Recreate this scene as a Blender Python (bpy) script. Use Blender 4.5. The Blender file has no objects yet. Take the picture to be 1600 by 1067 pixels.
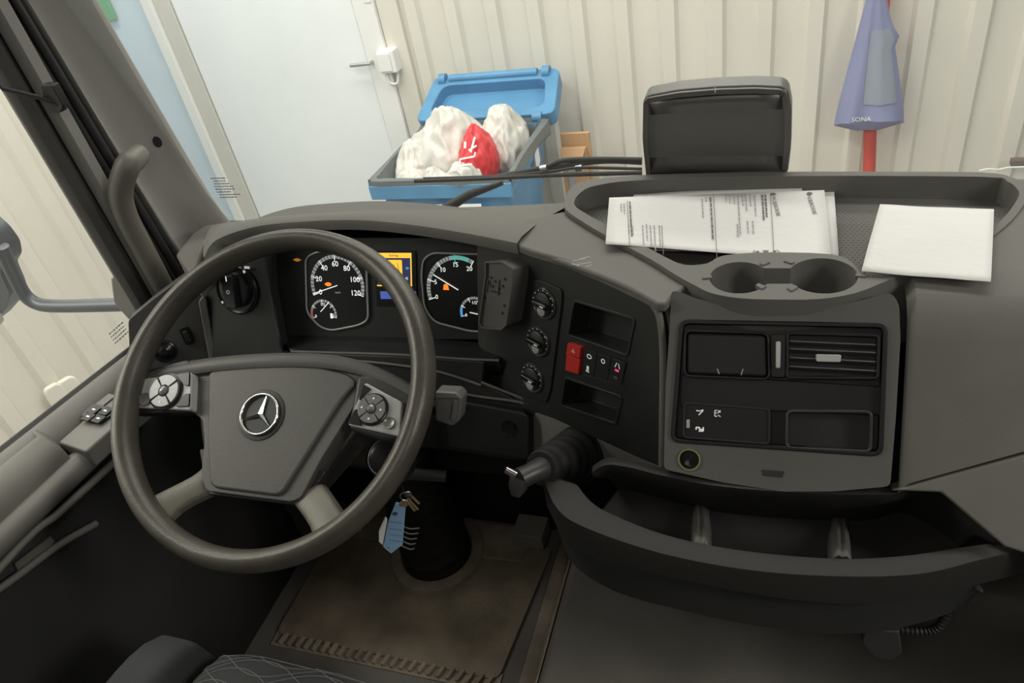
import bpy, bmesh, math, random
from mathutils import Vector, Matrix, noise
random.seed(7)
SC = bpy.context.scene
COL = SC.collection
V = Vector

# ------------------------------------------------------------------ camera
# cab coordinates in metres: x to the right, y forward, z up from the cab floor
PSI, PITCH, ROLL, FPX = math.radians(24), math.radians(36.14), math.radians(11.885), 1156.0
_h = V((-math.sin(PSI), math.cos(PSI), 0)); _z = V((0, 0, 1)); _r0 = V((math.cos(PSI), math.sin(PSI), 0))
CD = math.cos(PITCH)*_h - math.sin(PITCH)*_z
_u0 = math.sin(PITCH)*_h + math.cos(PITCH)*_z
CR = math.cos(ROLL)*_r0 - math.sin(ROLL)*_u0
CU = math.cos(ROLL)*_u0 + math.sin(ROLL)*_r0
CAM = V((0.12, -0.587, 1.393))
cam = bpy.data.cameras.new('camera'); co = bpy.data.objects.new('camera', cam); COL.objects.link(co)
cam.sensor_width = 36; cam.lens = 36*FPX/1600; cam.clip_start = 0.02; cam.clip_end = 60
M = Matrix.Identity(4)
for i in range(3):
    M[i][0], M[i][1], M[i][2], M[i][3] = CR[i], CU[i], -CD[i], CAM[i]
co.matrix_world = M
SC.camera = co

# ------------------------------------------------------------------ light
wd = bpy.data.worlds.new('world'); SC.world = wd; wd.use_nodes = True
bg = wd.node_tree.nodes['Background']; bg.inputs[0].default_value = (0.93, 0.97, 1.0, 1); bg.inputs[1].default_value = 0.22
def area(name, loc, to, sx, sy, power, color=(1, .96, .88)):
    l = bpy.data.lights.new(name, 'AREA'); l.shape = 'RECTANGLE'; l.size = sx; l.size_y = sy; l.energy = power; l.color = color
    o = bpy.data.objects.new(name, l); COL.objects.link(o); o.location = loc
    o.rotation_euler = (V(to)-V(loc)).to_track_quat('-Z', 'Y').to_euler(); return o
area('hall_light_front', (-.8, 1.9, 3.7), (-.8, 2.2, 0), 7.0, .5, 122)
area('hall_light_by_wall', (0.1, 3.0, 2.9), (-.1, .1, .8), 2.4, .3, 30)
area('hall_light_driver_side', (-2.3, -0.5, 2.4), (-.6, -.1, .7), .4, 2.4, 42)
area('fill_left_wall', (-1.7, 0.4, 3.3), (-3.0, .9, -.2), .5, 3.0, 82)  # added fill aimed at the left wall to brighten it
area('fill_by_door', (-2.7, 2.5, 3.2), (-2.9, 3.4, .2), 1.6, .3, 26)  # extra fill added to whiten the door and the panels beside it
area('hall_light_passenger_side', (2.6, -0.6, 2.5), (.2, 0, .6), .4, 1.4, 50)
area('cab_fill', (.05, -.75, 1.63), (-.1, .1, .5), .30, .12, 1.9, (1, .95, .86))  # invented fill under the roof, added to lift the dark cab interior
SC.view_settings.view_transform = 'Standard'; SC.view_settings.look = 'None'
SC.view_settings.exposure = 0.0; SC.view_settings.gamma = 1.0; SC.view_settings.use_curve_mapping = False

# ------------------------------------------------------------------ helpers
def ray(px, py): return CD + ((px-800)/FPX)*CR - ((py-533.5)/FPX)*CU
def atz(px, py, z): r = ray(px, py); return CAM + r*((z-CAM.z)/r.z)
def aty(px, py, y): r = ray(px, py); return CAM + r*((y-CAM.y)/r.y)
def atx(px, py, x): r = ray(px, py); return CAM + r*((x-CAM.x)/r.x)

class Fr:
    """a flat working plane: origin o, axes u (right), v (up), n (towards the viewer)"""
    def __init__(s, o, u, v):
        s.o = V(o); s.u = V(u).normalized(); s.n = s.u.cross(V(v)).normalized(); s.v = s.n.cross(s.u).normalized()
    def P(s, a, b, w=0): return s.o + s.u*a + s.v*b + s.n*w
    def px(s, x, y, w=0):
        r = ray(x, y); o = s.o + s.n*w
        p = CAM + r*((o-CAM).dot(s.n)/r.dot(s.n)) - s.o
        return (p.dot(s.u), p.dot(s.v))
    def off(s, w): return Fr(s.o+s.n*w, s.u, s.v)
    def M(s, a=0, b=0, w=0, rot=0):
        m = Matrix.Identity(4); p = s.P(a, b, w)
        for i in range(3): m[i][0], m[i][1], m[i][2], m[i][3] = s.u[i], s.v[i], s.n[i], p[i]
        return m @ Matrix.Rotation(rot, 4, 'Z')

MATS = {}
def mat(name, col, rough=.5, metal=0, bump=0, bscale=400, var=0, vscale=6, emit=0, spec=.5, trans=0, coat=0, detail=3):
    if name in MATS: return MATS[name]
    m = bpy.data.materials.new(name); m.use_nodes = True; nt = m.node_tree; N = nt.nodes; L = nt.links
    b = N['Principled BSDF']; c = (*col, 1)
    b.inputs['Base Color'].default_value = c; b.inputs['Roughness'].default_value = rough; b.inputs['Metallic'].default_value = metal
    b.inputs['Specular IOR Level'].default_value = spec; b.inputs['Transmission Weight'].default_value = trans; b.inputs['Coat Weight'].default_value = coat
    tc = N.new('ShaderNodeTexCoord')
    if bump:
        n = N.new('ShaderNodeTexNoise'); n.inputs['Scale'].default_value = bscale; n.inputs['Detail'].default_value = detail
        L.new(tc.outputs['Object'], n.inputs['Vector'])
        bp = N.new('ShaderNodeBump'); bp.inputs['Strength'].default_value = bump; bp.inputs['Distance'].default_value = .4/bscale
        L.new(n.outputs['Fac'], bp.inputs['Height']); L.new(bp.outputs['Normal'], b.inputs['Normal'])
    if var:
        n2 = N.new('ShaderNodeTexNoise'); n2.inputs['Scale'].default_value = vscale; n2.inputs['Detail'].default_value = 6
        L.new(tc.outputs['Object'], n2.inputs['Vector'])
        rp = N.new('ShaderNodeValToRGB')
        rp.color_ramp.elements[0].position = .3; rp.color_ramp.elements[1].position = .72
        rp.color_ramp.elements[0].color = (*[x*(1-var) for x in col], 1); rp.color_ramp.elements[1].color = (*[min(1, x*(1+var)) for x in col], 1)
        L.new(n2.outputs['Fac'], rp.inputs['Fac']); L.new(rp.outputs['Color'], b.inputs['Base Color'])
        mr = N.new('ShaderNodeMapRange'); mr.inputs['To Min'].default_value = max(.02, rough*.85); mr.inputs['To Max'].default_value = min(1, rough*1.15)
        L.new(n2.outputs['Fac'], mr.inputs['Value']); L.new(mr.outputs['Result'], b.inputs['Roughness'])
    if emit:
        b.inputs['Emission Color'].default_value = c; b.inputs['Emission Strength'].default_value = emit
    MATS[name] = m; return m

def glass(name, tint, refl=.9, film=.03):
    m = bpy.data.materials.new(name); m.use_nodes = True; nt = m.node_tree; N = nt.nodes; L = nt.links; N.clear()
    out = N.new('ShaderNodeOutputMaterial'); t = N.new('ShaderNodeBsdfTransparent'); t.inputs[0].default_value = (*tint, 1)
    g = N.new('ShaderNodeBsdfGlossy'); g.inputs['Roughness'].default_value = .02; g.inputs['Color'].default_value = (refl, refl, refl, 1)
    fr = N.new('ShaderNodeFresnel'); fr.inputs['IOR'].default_value = 1.45
    k_ = N.new('ShaderNodeMath'); k_.operation = 'MULTIPLY'; k_.inputs[1].default_value = .3; L.new(fr.outputs[0], k_.inputs[0]); ms = N.new('ShaderNodeMixShader'); L.new(k_.outputs[0], ms.inputs[0]); L.new(t.outputs[0], ms.inputs[1]); L.new(g.outputs[0], ms.inputs[2])
    d = N.new('ShaderNodeBsdfTranslucent'); d.inputs[0].default_value = (.9, .9, .86, 1)
    d2 = N.new('ShaderNodeBsdfDiffuse'); d2.inputs[0].default_value = (.9, .9, .86, 1)
    md = N.new('ShaderNodeMixShader'); md.inputs[0].default_value = .5; L.new(d.outputs[0], md.inputs[1]); L.new(d2.outputs[0], md.inputs[2])
    m2 = N.new('ShaderNodeMixShader'); m2.inputs[0].default_value = film
    L.new(ms.outputs[0], m2.inputs[1]); L.new(md.outputs[0], m2.inputs[2]); L.new(m2.outputs[0], out.inputs[0])
    return m

def setpar(o, p):
    if p is None: return
    o.parent = p
    if p.type == 'EMPTY' or any(p.location): o.matrix_parent_inverse = Matrix.Translation(-p.location)

def thing(name, label, cat, loc, group=None):
    o = bpy.data.objects.new(name, None); COL.objects.link(o); o.location = loc; o.empty_display_size = .02
    o['label'] = label; o['category'] = cat
    if group: o['group'] = group
    return o
def tag(o, label=None, cat=None, group=None, kind=None):
    if label: o['label'] = label
    if cat: o['category'] = cat
    if group: o['group'] = group
    if kind: o['kind'] = kind
    return o

def mesh(name, verts, faces, m, parent=None, smooth=False, bevel=0, seg=2, sub=0, solid=0, ang=35, fix=True):
    me = bpy.data.meshes.new(name); me.from_pydata([tuple(v) for v in verts], [], faces); me.update()
    if fix:
        b = bmesh.new(); b.from_mesh(me); bmesh.ops.recalc_face_normals(b, faces=b.faces); b.to_mesh(me); b.free()
    o = bpy.data.objects.new(name, me); COL.objects.link(o); me.materials.append(m); setpar(o, parent)
    if smooth:
        for p in me.polygons: p.use_smooth = True
    if smooth: me.set_sharp_from_angle(angle=math.radians(42))
    if solid:
        s = o.modifiers.new('s', 'SOLIDIFY'); s.thickness = solid; s.offset = 0
    if sub:
        s = o.modifiers.new('u', 'SUBSURF'); s.levels = sub; s.render_levels = sub
    if bevel: addbevel(o, bevel, seg, ang)
    return o
def addbevel(o, w, seg=2, ang=35):
    b = o.modifiers.new('b', 'BEVEL'); b.width = w; b.segments = seg; b.limit_method = 'ANGLE'; b.angle_limit = math.radians(ang); b.use_clamp_overlap = True
    for p in o.data.polygons: p.use_smooth = True
    b.harden_normals = True
    return o

def prism(name, fr, pts, w0, w1, m, parent=None, bevel=0, seg=2, taper=0):
    n = len(pts); top = inset(pts, taper) if taper else pts
    vs = [fr.P(a, b, w0) for a, b in pts] + [fr.P(a, b, w1) for a, b in top]
    fs = [list(range(n))[::-1], list(range(n, 2*n))] + [[i, (i+1) % n, n+(i+1) % n, n+i] for i in range(n)]
    return mesh(name, vs, fs, m, parent, bevel=bevel, seg=seg)
def area2(p): return .5*sum(p[i][0]*p[(i+1) % len(p)][1]-p[(i+1) % len(p)][0]*p[i][1] for i in range(len(p)))
def inset(pts, d):
    n = len(pts); s = 1 if area2(pts) > 0 else -1; out = []
    for i in range(n):
        p0, p1, p2 = V(pts[i-1]), V(pts[i]), V(pts[(i+1) % n])
        e1 = (p1-p0); e2 = (p2-p1)
        if e1.length < 1e-9 or e2.length < 1e-9: out.append(tuple(p1)); continue
        e1.normalize(); e2.normalize()
        n1 = V((-e1.y, e1.x))*s; n2 = V((-e2.y, e2.x))*s; b = n1+n2
        if b.length < 1e-6: b = n1
        b.normalize(); k = d/max(.4, b.dot(n1)); out.append(tuple(p1+b*k))
    return out
def rnd(pts, r, n=4):
    out = []; N = len(pts)
    for i in range(N):
        p0, p1, p2 = V(pts[i-1]), V(pts[i]), V(pts[(i+1) % N]); rr = r[i] if isinstance(r, (list, tuple)) else r
        a = p0-p1; b = p2-p1; t = min(rr, a.length*.48, b.length*.48); s = p1+a.normalized()*t; e = p1+b.normalized()*t
        for k in range(n+1):
            q = k/n; out.append(tuple(s*(1-q)**2 + p1*2*q*(1-q) + e*q*q))
    return out
def circ(c, r, n=32, ry=None): return [(c[0]+r*math.cos(2*math.pi*i/n), c[1]+(ry or r)*math.sin(2*math.pi*i/n)) for i in range(n)]
def rect(a0, b0, a1, b1): return [(a0, b0), (a1, b0), (a1, b1), (a0, b1)]
def pxs(fr, pts, w=0): return [fr.px(x, y, w) for x, y in pts]
def ring(name, fr, outer, inner, w0, w1, m, parent=None, bevel=0):
    n = len(outer); vs = []
    for w in (w0, w1):
        vs += [fr.P(a, b, w) for a, b in outer]; vs += [fr.P(a, b, w) for a, b in inner]
    fs = []
    for i in range(n):
        j = (i+1) % n
        fs += [[i, j, n+j, n+i], [2*n+i, 3*n+i, 3*n+j, 2*n+j], [i, 2*n+i, 2*n+j, j], [n+i, n+j, 3*n+j, 3*n+i]]
    return mesh(name, vs, fs, m, parent, bevel=bevel)
def grid(name, rows, m, parent=None, smooth=True, solid=0, bevel=0, sub=0, close=False):
    R, K = len(rows), len(rows[0]); vs = [p for r in rows for p in r]; fs = []
    for i in range(R-1):
        for j in range(K if close else K-1):
            fs.append([i*K+j, i*K+(j+1) % K, (i+1)*K+(j+1) % K, (i+1)*K+j])
    return mesh(name, vs, fs, m, parent, smooth=smooth, solid=solid, bevel=bevel, sub=sub, fix=False)
def spline(pts, n=6, closed=False):
    P = [V(p) for p in pts]; N = len(P); out = []
    for i in range(N if closed else N-1):
        p0 = P[i-1] if (closed or i > 0) else P[0]; p1 = P[i]; p2 = P[(i+1) % N]; p3 = P[(i+2) % N] if (closed or i+2 < N) else P[-1]
        for k in range(n):
            t = k/n
            out.append(.5*((2*p1)+(p2-p0)*t+(2*p0-5*p1+4*p2-p3)*t*t+(3*p1-p0-3*p2+p3)*t**3))
    if not closed: out.append(P[-1])
    return out
def tube(name, path, r, m, parent=None, n=10, closed=False, smooth=True):
    P = [V(p) for p in path]; N = len(P); rows = []; up = V((0, 0, 1)); prev = None
    for i, p in enumerate(P):
        t = (P[(i+1) % N]-P[i-1]) if closed else (P[min(i+1, N-1)]-P[max(i-1, 0)])
        t.normalize()
        a = (prev - t*prev.dot(t)) if prev else t.cross(up if abs(t.z) < .9 else V((1, 0, 0)))
        a.normalize(); prev = a; b = t.cross(a); rr = r[i] if isinstance(r, (list, tuple)) else r
        rows.append([p + (a*math.cos(2*math.pi*k/n)+b*math.sin(2*math.pi*k/n))*rr for k in range(n)])
    vs = [q for rw in rows for q in rw]; fs = []
    for i in range(N if closed else N-1):
        for k in range(n):
            j = (i+1) % N; fs.append([i*n+k, i*n+(k+1) % n, j*n+(k+1) % n, j*n+k])
    if not closed:
        fs += [list(range(n))[::-1], [(N-1)*n+k for k in range(n)]]
    return mesh(name, vs, fs, m, parent, smooth=smooth)
def box(name, p0, p1, m, parent=None, bevel=.002, seg=2):
    (x0, y0, z0), (x1, y1, z1) = p0, p1
    vs = [(x0, y0, z0), (x1, y0, z0), (x1, y1, z0), (x0, y1, z0), (x0, y0, z1), (x1, y0, z1), (x1, y1, z1), (x0, y1, z1)]
    return mesh(name, vs, [[3, 2, 1, 0], [4, 5, 6, 7], [0, 1, 5, 4], [1, 2, 6, 5], [2, 3, 7, 6], [3, 0, 4, 7]], m, parent, bevel=bevel, seg=seg)
def lathe(name, fr, c, prof, m, parent=None, n=32, bevel=0):
    """prof: list of (radius, w) from the axis out and back"""
    vs = []; fs = []; K = len(prof)
    for r, w in prof:
        for i in range(n): vs.append(fr.P(c[0]+r*math.cos(2*math.pi*i/n), c[1]+r*math.sin(2*math.pi*i/n), w))
    for k in range(K-1):
        for i in range(n): fs.append([k*n+i, k*n+(i+1) % n, (k+1)*n+(i+1) % n, (k+1)*n+i])
    fs.append([i for i in range(n)][::-1]); fs.append([(K-1)*n+i for i in range(n)])
    o = mesh(name, vs, fs, m, parent); addbevel(o, bevel or .0003, 1, 30); return o
def text(name, fr, s, a, b, w, size, m, parent=None, rot=0, ext=.0001, align='CENTER', sx=1):
    c = bpy.data.curves.new(name, 'FONT'); c.body = s; c.size = size; c.extrude = ext; c.align_x = align; c.align_y = 'CENTER'; c.resolution_u = 2
    c.materials.append(m)
    dg = None
    o = bpy.data.objects.new(name, c); COL.objects.link(o)
    bpy.context.view_layer.update()
    me = bpy.data.meshes.new_from_object(o.evaluated_get(bpy.context.evaluated_depsgraph_get())); me.name = name
    COL.objects.unlink(o); bpy.data.objects.remove(o)
    me.transform(fr.M(a, b, w, rot) @ Matrix.Diagonal((sx, 1, 1, 1)))
    o = bpy.data.objects.new(name, me); COL.objects.link(o)
    if not me.materials: me.materials.append(m)
    setpar(o, parent); return o
def cut(o, cutters):
    for i, c in enumerate(cutters):
        b = o.modifiers.new('c%d' % i, 'BOOLEAN'); b.operation = 'DIFFERENCE'; b.object = c; b.solver = 'EXACT'
    bpy.context.view_layer.update()
    me = bpy.data.meshes.new_from_object(o.evaluated_get(bpy.context.evaluated_depsgraph_get()))
    mats = list(o.data.materials); o.modifiers.clear(); o.data = me
    if not me.materials:
        for x in mats: me.materials.append(x)
    while len(me.materials) > 1: me.materials.pop()
    for c in cutters: bpy.data.objects.remove(c)
    return o
def marks(name, fr, quads, m, parent, w=0, h=.0001, kind='stuff'):
    """thin printed or moulded marks: list of 2d polygons joined in one mesh"""
    vs, fs = [], []
    for q in quads:
        k = len(vs); n = len(q)
        vs += [fr.P(a, b, w) for a, b in q] + [fr.P(a, b, w+h) for a, b in q]
        fs += [list(range(k, k+n))[::-1], list(range(k+n, k+2*n))] + [[k+i, k+(i+1) % n, k+n+(i+1) % n, k+n+i] for i in range(n)]
    o = mesh(name, vs, fs, m, parent)
    if kind: o['kind'] = kind
    return o
def bar2(p, q, t):
    p, q = V(p), V(q); d = (q-p).normalized(); s = V((-d.y, d.x))*t/2
    return [tuple(p-s), tuple(q-s), tuple(q+s), tuple(p+s)]
def pol(c, r, deg): return (c[0]+r*math.cos(math.radians(deg)), c[1]+r*math.sin(math.radians(deg)))
def arcband(c, r0, r1, a0, a1, n=10):
    return [pol(c, r0, a0+(a1-a0)*i/n) for i in range(n+1)] + [pol(c, r1, a1+(a0-a1)*i/n) for i in range(n+1)]

# ------------------------------------------------------------------ materials
DASH = mat('soft_dash_plastic', (.135, .131, .120), .62, spec=.35, bump=.35, bscale=900, var=.06, vscale=14)
DASHD = mat('dark_dash_plastic', (.080, .078, .071), .58, spec=.35, bump=.3, bscale=900, var=.08, vscale=14)
BLK = mat('black_panel_plastic', (.019, .020, .020), .45, bump=.25, bscale=1200, var=.1, vscale=20)
GLOSSBLK = mat('satin_black_plastic', (.010, .010, .011), .28)
DEEP = mat('unlit_black_plastic', (.008, .008, .009), .6)
GREYP = mat('grey_trim_plastic', (.16, .155, .14), .58, bump=.3, bscale=900, var=.05)
PILL = mat('pillar_grey_plastic', (.29, .283, .262), .6, bump=.25, bscale=700, var=.05)
LEATHER = mat('wheel_leather', (.068, .062, .051), .31, bump=.5, bscale=600, var=.18, vscale=22)
AIRB = mat('airbag_plastic', (.072, .069, .063), .45, bump=.5, bscale=650, var=.06)
SPOKE = mat('worn_spoke_plastic', (.13, .122, .10), .42, bump=.6, bscale=500, var=.12, vscale=25)
POD = mat('grey_button_plastic', (.38, .38, .37), .32, bump=.1, bscale=900)
BTN = mat('silver_grey_button', (.20, .20, .195), .3, metal=.4)
CHROME = mat('polished_chrome', (.75, .74, .72), .16, metal=1)
SATIN = mat('satin_metal', (.5, .5, .5), .35, metal=1)
WHITEP = mat('white_mark', (.75, .76, .75), .6, emit=.25)
LIT = mat('lit_white_mark', (.9, .95, .93), .5, emit=.75)
LITG = mat('lit_grey_scale', (.40, .43, .43), .5, emit=.3)
TEAL = mat('teal_scale_mark', (.15, .55, .48), .5, emit=.4)
REDL = mat('dim_red_scale', (.45, .12, .12), .5, emit=.3)
BLUEL = mat('lit_blue_scale', (.08, .35, .75), .5, emit=.6)
ORNG = mat('lit_orange_lamp', (1.0, .22, .02), .5, emit=1.0)
AMBER = mat('amber_screen_area', (1.0, .55, .05), .5, emit=.85)
NAVY = mat('navy_screen', (.03, .035, .11), .3, emit=.6)
BLUES = mat('blue_screen_area', (.07, .12, .42), .3, emit=.6)
REDB = mat('red_switch_plastic', (.62, .035, .03), .4, var=.05)
PAPER = mat('white_paper', (.72, .715, .70), .75, bump=.15, bscale=60, detail=2)
INK = mat('grey_ink', (.16, .15, .16), .8)
INKL = mat('pale_ink', (.36, .35, .37), .8)
RUB = mat('black_rubber', (.013, .013, .013), .6, bump=.3, bscale=300)
FLOORM = mat('cab_floor_vinyl', (.125, .118, .105), .6, bump=.5, bscale=350, var=.15, vscale=8)
MATM = mat('dirty_rubber_mat', (.20, .16, .115), .75, bump=.7, bscale=160, var=.45, vscale=9)
MATE = mat('dusty_mat_edge', (.24, .20, .15), .8, bump=.6, bscale=200, var=.3, vscale=20)
WALLM = mat('cream_sheet_metal', (.70, .675, .60), .5, var=.03, vscale=2)
WALLB = mat('pale_blue_panel', (.66, .76, .84), .5, var=.03, vscale=2)
DOORM = mat('white_door_paint', (.84, .88, .89), .45, var=.02, vscale=3)
TRIMW = mat('white_frame_paint', (.82, .83, .81), .45)
TRIMB = mat('beige_frame_paint', (.62, .61, .56), .5)
BLUEB = mat('blue_bin_plastic', (.085, .26, .46), .45, bump=.1, bscale=100, var=.14, vscale=5)
BAGW = mat('white_bag_film', (.60, .59, .545), .45, var=.04, vscale=12)
BAGG = mat('grey_liner_film', (.13, .15, .155), .4, bump=.5, bscale=40)
BAGR = mat('red_bag_film', (.72, .04, .05), .38, var=.05, vscale=12)
CARD = mat('brown_cardboard', (.50, .30, .15), .8, var=.06, vscale=6)
BLUEC = mat('blue_cloth', (.24, .26, .42), .85, bump=.4, bscale=500, var=.06)
BLUEG = mat('grey_blue_layer', (.27, .30, .37), .85, bump=.4, bscale=500)
REDP = mat('red_painted_pole', (.55, .07, .05), .45, var=.08)
BROWNP = mat('mirror_arm_metal', (.10, .11, .125), .4, metal=.2)
CONC = mat('grey_concrete', (.38, .37, .35), .8, bump=.4, bscale=40, var=.12, vscale=3)
KEYB = mat('brass_key', (.72, .55, .35), .3, metal=.8)
TAGB = mat('blue_key_tag', (.28, .45, .68), .45)
FAB = mat('seat_fabric', (.035, .036, .038), .9, bump=.6, bscale=900)
FABL = mat('seat_stitch_thread', (.16, .16, .165), .9)
GREENP = mat('green_sign_paint', (.22, .45, .28), .5)
GLW = glass('windscreen_glass', (.96, .98, .97), film=.035)
GLS = glass('side_window_glass', (.95, .97, .95), film=.03)

# =================================================================== OUTSIDE: the hall
WY, GZ = 3.45, -0.9
fl = box('floor', (-4.2, -2.5, GZ-.05), (4.5, WY+.1, GZ), CONC, bevel=0); tag(fl, kind='structure')
def corrugated(name, p0, dirv, length, nrm, period, zt, depth=.028, phase=0):
    """trapezoid sheet from p0 along dirv, ribs standing out along nrm"""
    prof = []; s = -phase
    while s < length:
        for a, h in ((0, 0), (period*.52, 0), (period*.60, 1), (period*.88, 1), (period*.96, 0)):
            prof.append((min(max(s+a, 0), length), h))
        s += period
    d = V(dirv); n = V(nrm); lo = [V(p0)+d*s+n*(h*depth) for s, h in prof]
    o = grid(name, [lo, [p+V((0, 0, zt-GZ)) for p in lo]], WALLM, smooth=False)
    tag(o, kind='structure'); return o
# front wall in two stretches, left and right of the service door
corrugated('wall_front', (-1.93, WY, GZ), (1, 0, 0), 6.4, (0, -1, 0), .235, 3.2, phase=.1)
o = box('wall_front_panel', (-4.2, WY, GZ), (-3.62, WY+.05, 3.2), WALLB, bevel=0); tag(o, kind='structure')
corrugated('wall_left', (-3.0, -2.5, GZ), (0, 1, 0), 4.6, (1, 0, 0), .235, 3.2)
o = box('wall_left_return', (-4.25, 2.08, GZ), (-3.0, 2.12, 3.2), WALLM, bevel=0); tag(o, kind='structure')
o = box('wall_left_far', (-4.25, 2.1, GZ), (-4.2, WY, 3.2), WALLB, bevel=0); tag(o, kind='structure')
# service door
dr = thing('door_1', 'white flat service door with a lever handle in the hall wall', 'door', (-2.75, WY, GZ)); dr['kind'] = 'structure'
del dr['category']
dl, dt = -3.42, 1.35
box('door_leaf', (dl, WY-.04, GZ+.02), (-2.2, WY+.03, dt), DOORM, dr, .004)
box('door_frame', (dl-.125, WY-.05, GZ), (dl-.008, WY+.04, dt+.12), TRIMB, dr, .004)
box('door_frame', (dl-.20, WY-.075, GZ), (dl-.128, WY+.04, dt+.12), TRIMW, dr, .004)
box('door_frame', (-2.192, WY-.055, GZ), (-2.06, WY+.04, dt+.12), TRIMW, dr, .004)
box('door_frame', (-2.057, WY-.03, GZ), (-1.93, WY+.04, dt+.12), WALLM, dr, .004)
hp = aty(570, 101, WY-.1)
hd = tube('door_handle', [V((hp.x+.03, WY-.04, hp.z)), V((hp.x+.03, WY-.09, hp.z)), V((hp.x-.10, WY-.095, hp.z))], .011, SATIN, dr)
# conduit and switch box
b0 = aty(607, 95, WY-.07)
sb = thing('switch_box', 'small white switch box with a drooping cable on the wall beside the door', 'switch box', (b0.x, WY, b0.z-.08))
box('housing', (b0.x-.055, WY-.10, b0.z-.065), (b0.x+.055, WY-.005, b0.z+.065), TRIMW, sb, .01, 3)
box('cover', (b0.x-.05, WY-.107, b0.z-.05), (b0.x+.03, WY-.10, b0.z+.05), TRIMW, sb, .003)
tube('cable', spline([(b0.x-.04, WY-.05, b0.z-.06), (b0.x-.03, WY-.07, b0.z-.12), (b0.x+.02, WY-.07, b0.z-.13), (b0.x+.035, WY-.05, b0.z-.06)]), .007, TRIMW, sb)
cd = tube('conduit', [(b0.x-.045, WY-.045, b0.z+.06), (b0.x-.045, WY-.045, 2.6)], .011, TRIMW); tag(cd, 'thin white cable conduit running up the wall above the switch box', 'conduit')
cl = box('conduit_clip', (b0.x-.065, WY-.06, b0.z+.32), (b0.x-.02, WY-.02, b0.z+.35), TRIMW, cd)
# green sign at the far corner
g0 = aty(160, 0, WY-.02)
o = box('exit_sign_board', (g0.x-.15, WY-.03, g0.z-.12), (g0.x+.04, WY-.005, g0.z+.35), GREENP, bevel=.003); tag(o, 'green sign board on the pale panel left of the door frame', 'sign')

# --- blue waste bin
bx0, bx1, by0, by1, bz = -1.74, -1.03, 2.33, 3.02, 0.0
bn = thing('waste_bin', 'large blue plastic waste bin with its lid folded open behind', 'bin', (-1.38, 2.7, GZ))
def binring(z, s, y0=by0, y1=by1, x0=bx0, x1=bx1, r=.06):
    cx, cy = (x0+x1)/2, (y0+y1)/2; hx, hy = (x1-x0)/2*s, (y1-y0)/2*s
    return [V((a, b, z)) for a, b in rnd([(cx-hx, cy-hy), (cx+hx, cy-hy), (cx+hx, cy+hy), (cx-hx, cy+hy)], r*s, 5)]
body = grid('bin_body', [binring(GZ+.08, .70), binring(bz-.09, .95), binring(bz-.085, 1.0), binring(bz, 1.005), binring(bz, .955), binring(bz-.09, .93), binring(GZ+.14, .68)], BLUEB, bn, smooth=False, close=True)
addbevel(body, .006)
mesh('bin_floor', binring(GZ+.12, .69), [list(range(24))], BLUEB, bn)
box('rim_band', (bx0-.012, by0-.016, bz-.085), (bx1+.012, by0+.004, bz-.012), BLUEB, bn, .006)
for xx in (bx0+.06, bx1-.16):
    tube('wheel', [(xx, by1-.12, GZ+.09), (xx+.05, by1-.12, GZ+.09)], .09, RUB, bn, 20)
# label plates on the front and side
fb = Fr((bx0, by0-.016, bz-.10), (1, 0, 0), (0, .12, 1))
prism('label_plate', fb, rect(.30, -.14, .56, -.012), 0, .003, TRIMW, bn)
prism('label_plate', fb, rect(.10, -.14, .17, -.012), 0, .003, TRIMW, bn)
prism('label_stripe', fb, rect(.05, -.14, .09, -.012), 0, .003, mat('dark_mark', (.10, .09, .10), .6), bn)
marks('print', fb, [rect(.33, -.05, .50, -.042), rect(.33, -.075, .46, -.07)], mat('green_print', (.08, .28, .24), .7), bn, .003)
text('print', fb, 'A4', .21, -.05, .002, .05, INK, bn, rot=.3)
fs_ = Fr((bx1+.004, 2.62, bz-.14), (0, 1, 0), (0, 0, 1))
prism('label_plate', fs_, [(.10, -.02), (.17, .02), (.17, .10), (.10, .08)], 0, .004, TRIMW, bn)
# lid: shallow tray leaning back behind the bin
lf = Fr(V(((bx0+bx1)/2, 3.045, bz-.03)), (1, 0, 0), (0, .80, .34))
lo_ = rnd([(-.40, 0), (.40, 0), (.37, .34), (-.37, .34)], .05, 5)
lp = prism('lid', lf, lo_, -.02, .07, BLUEB, bn)
cc = prism('c', lf, rnd([(-.33, .06), (.33, .06), (.30, .265), (-.30, .265)], .05, 5), -.004, .2, BLUEB)
cut(lp, [cc]); addbevel(lp, .008)
tube('lid_handle', [lf.P(-.27, .31, .075), lf.P(.25, .31, .075)], .022, BLUEB, lp, 14)
for s in (-.31, .30):
    tube('hinge', [lf.P(s-.02, .0, .05), lf.P(s+.03, .0, .05)], .028, BLUEB, lp, 14)
    tube('handle_end', [lf.P(s-.02, .31, .072), lf.P(s+.02, .31, .072)], .033, BLUEB, lp, 14)
# grey liner bag folded over the rim
lin = []
for k, (z, s) in enumerate(((bz-.075, 1.03), (bz-.03, 1.045), (bz+.012, 1.03), (bz+.014, .96), (bz-.06, .915), (bz-.30, .86))):
    r_ = binring(z, s)
    for i, p in enumerate(spline(r_, 3, True)):
        pass
    q = spline(r_, 3, True)
    lin.append([p + V((0, 0, .0)) + V(noise.noise_vector(p*9+V((k*3, 0, 0))))*(.012 if k < 5 else .025) + V((0, 0, -.05*max(0, (p.y-2.7)/.35) if k < 2 else 0)) for p in q])
# only a short cuff hangs outside, and the rear rim stays bare
lin[0] = [p+V((0, 0, .045)) for p in lin[0]]
o = grid('bin_liner', lin, BAGG, close=True); tag(o, 'grey plastic liner bag folded over the rim of the blue bin', 'liner')

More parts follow.
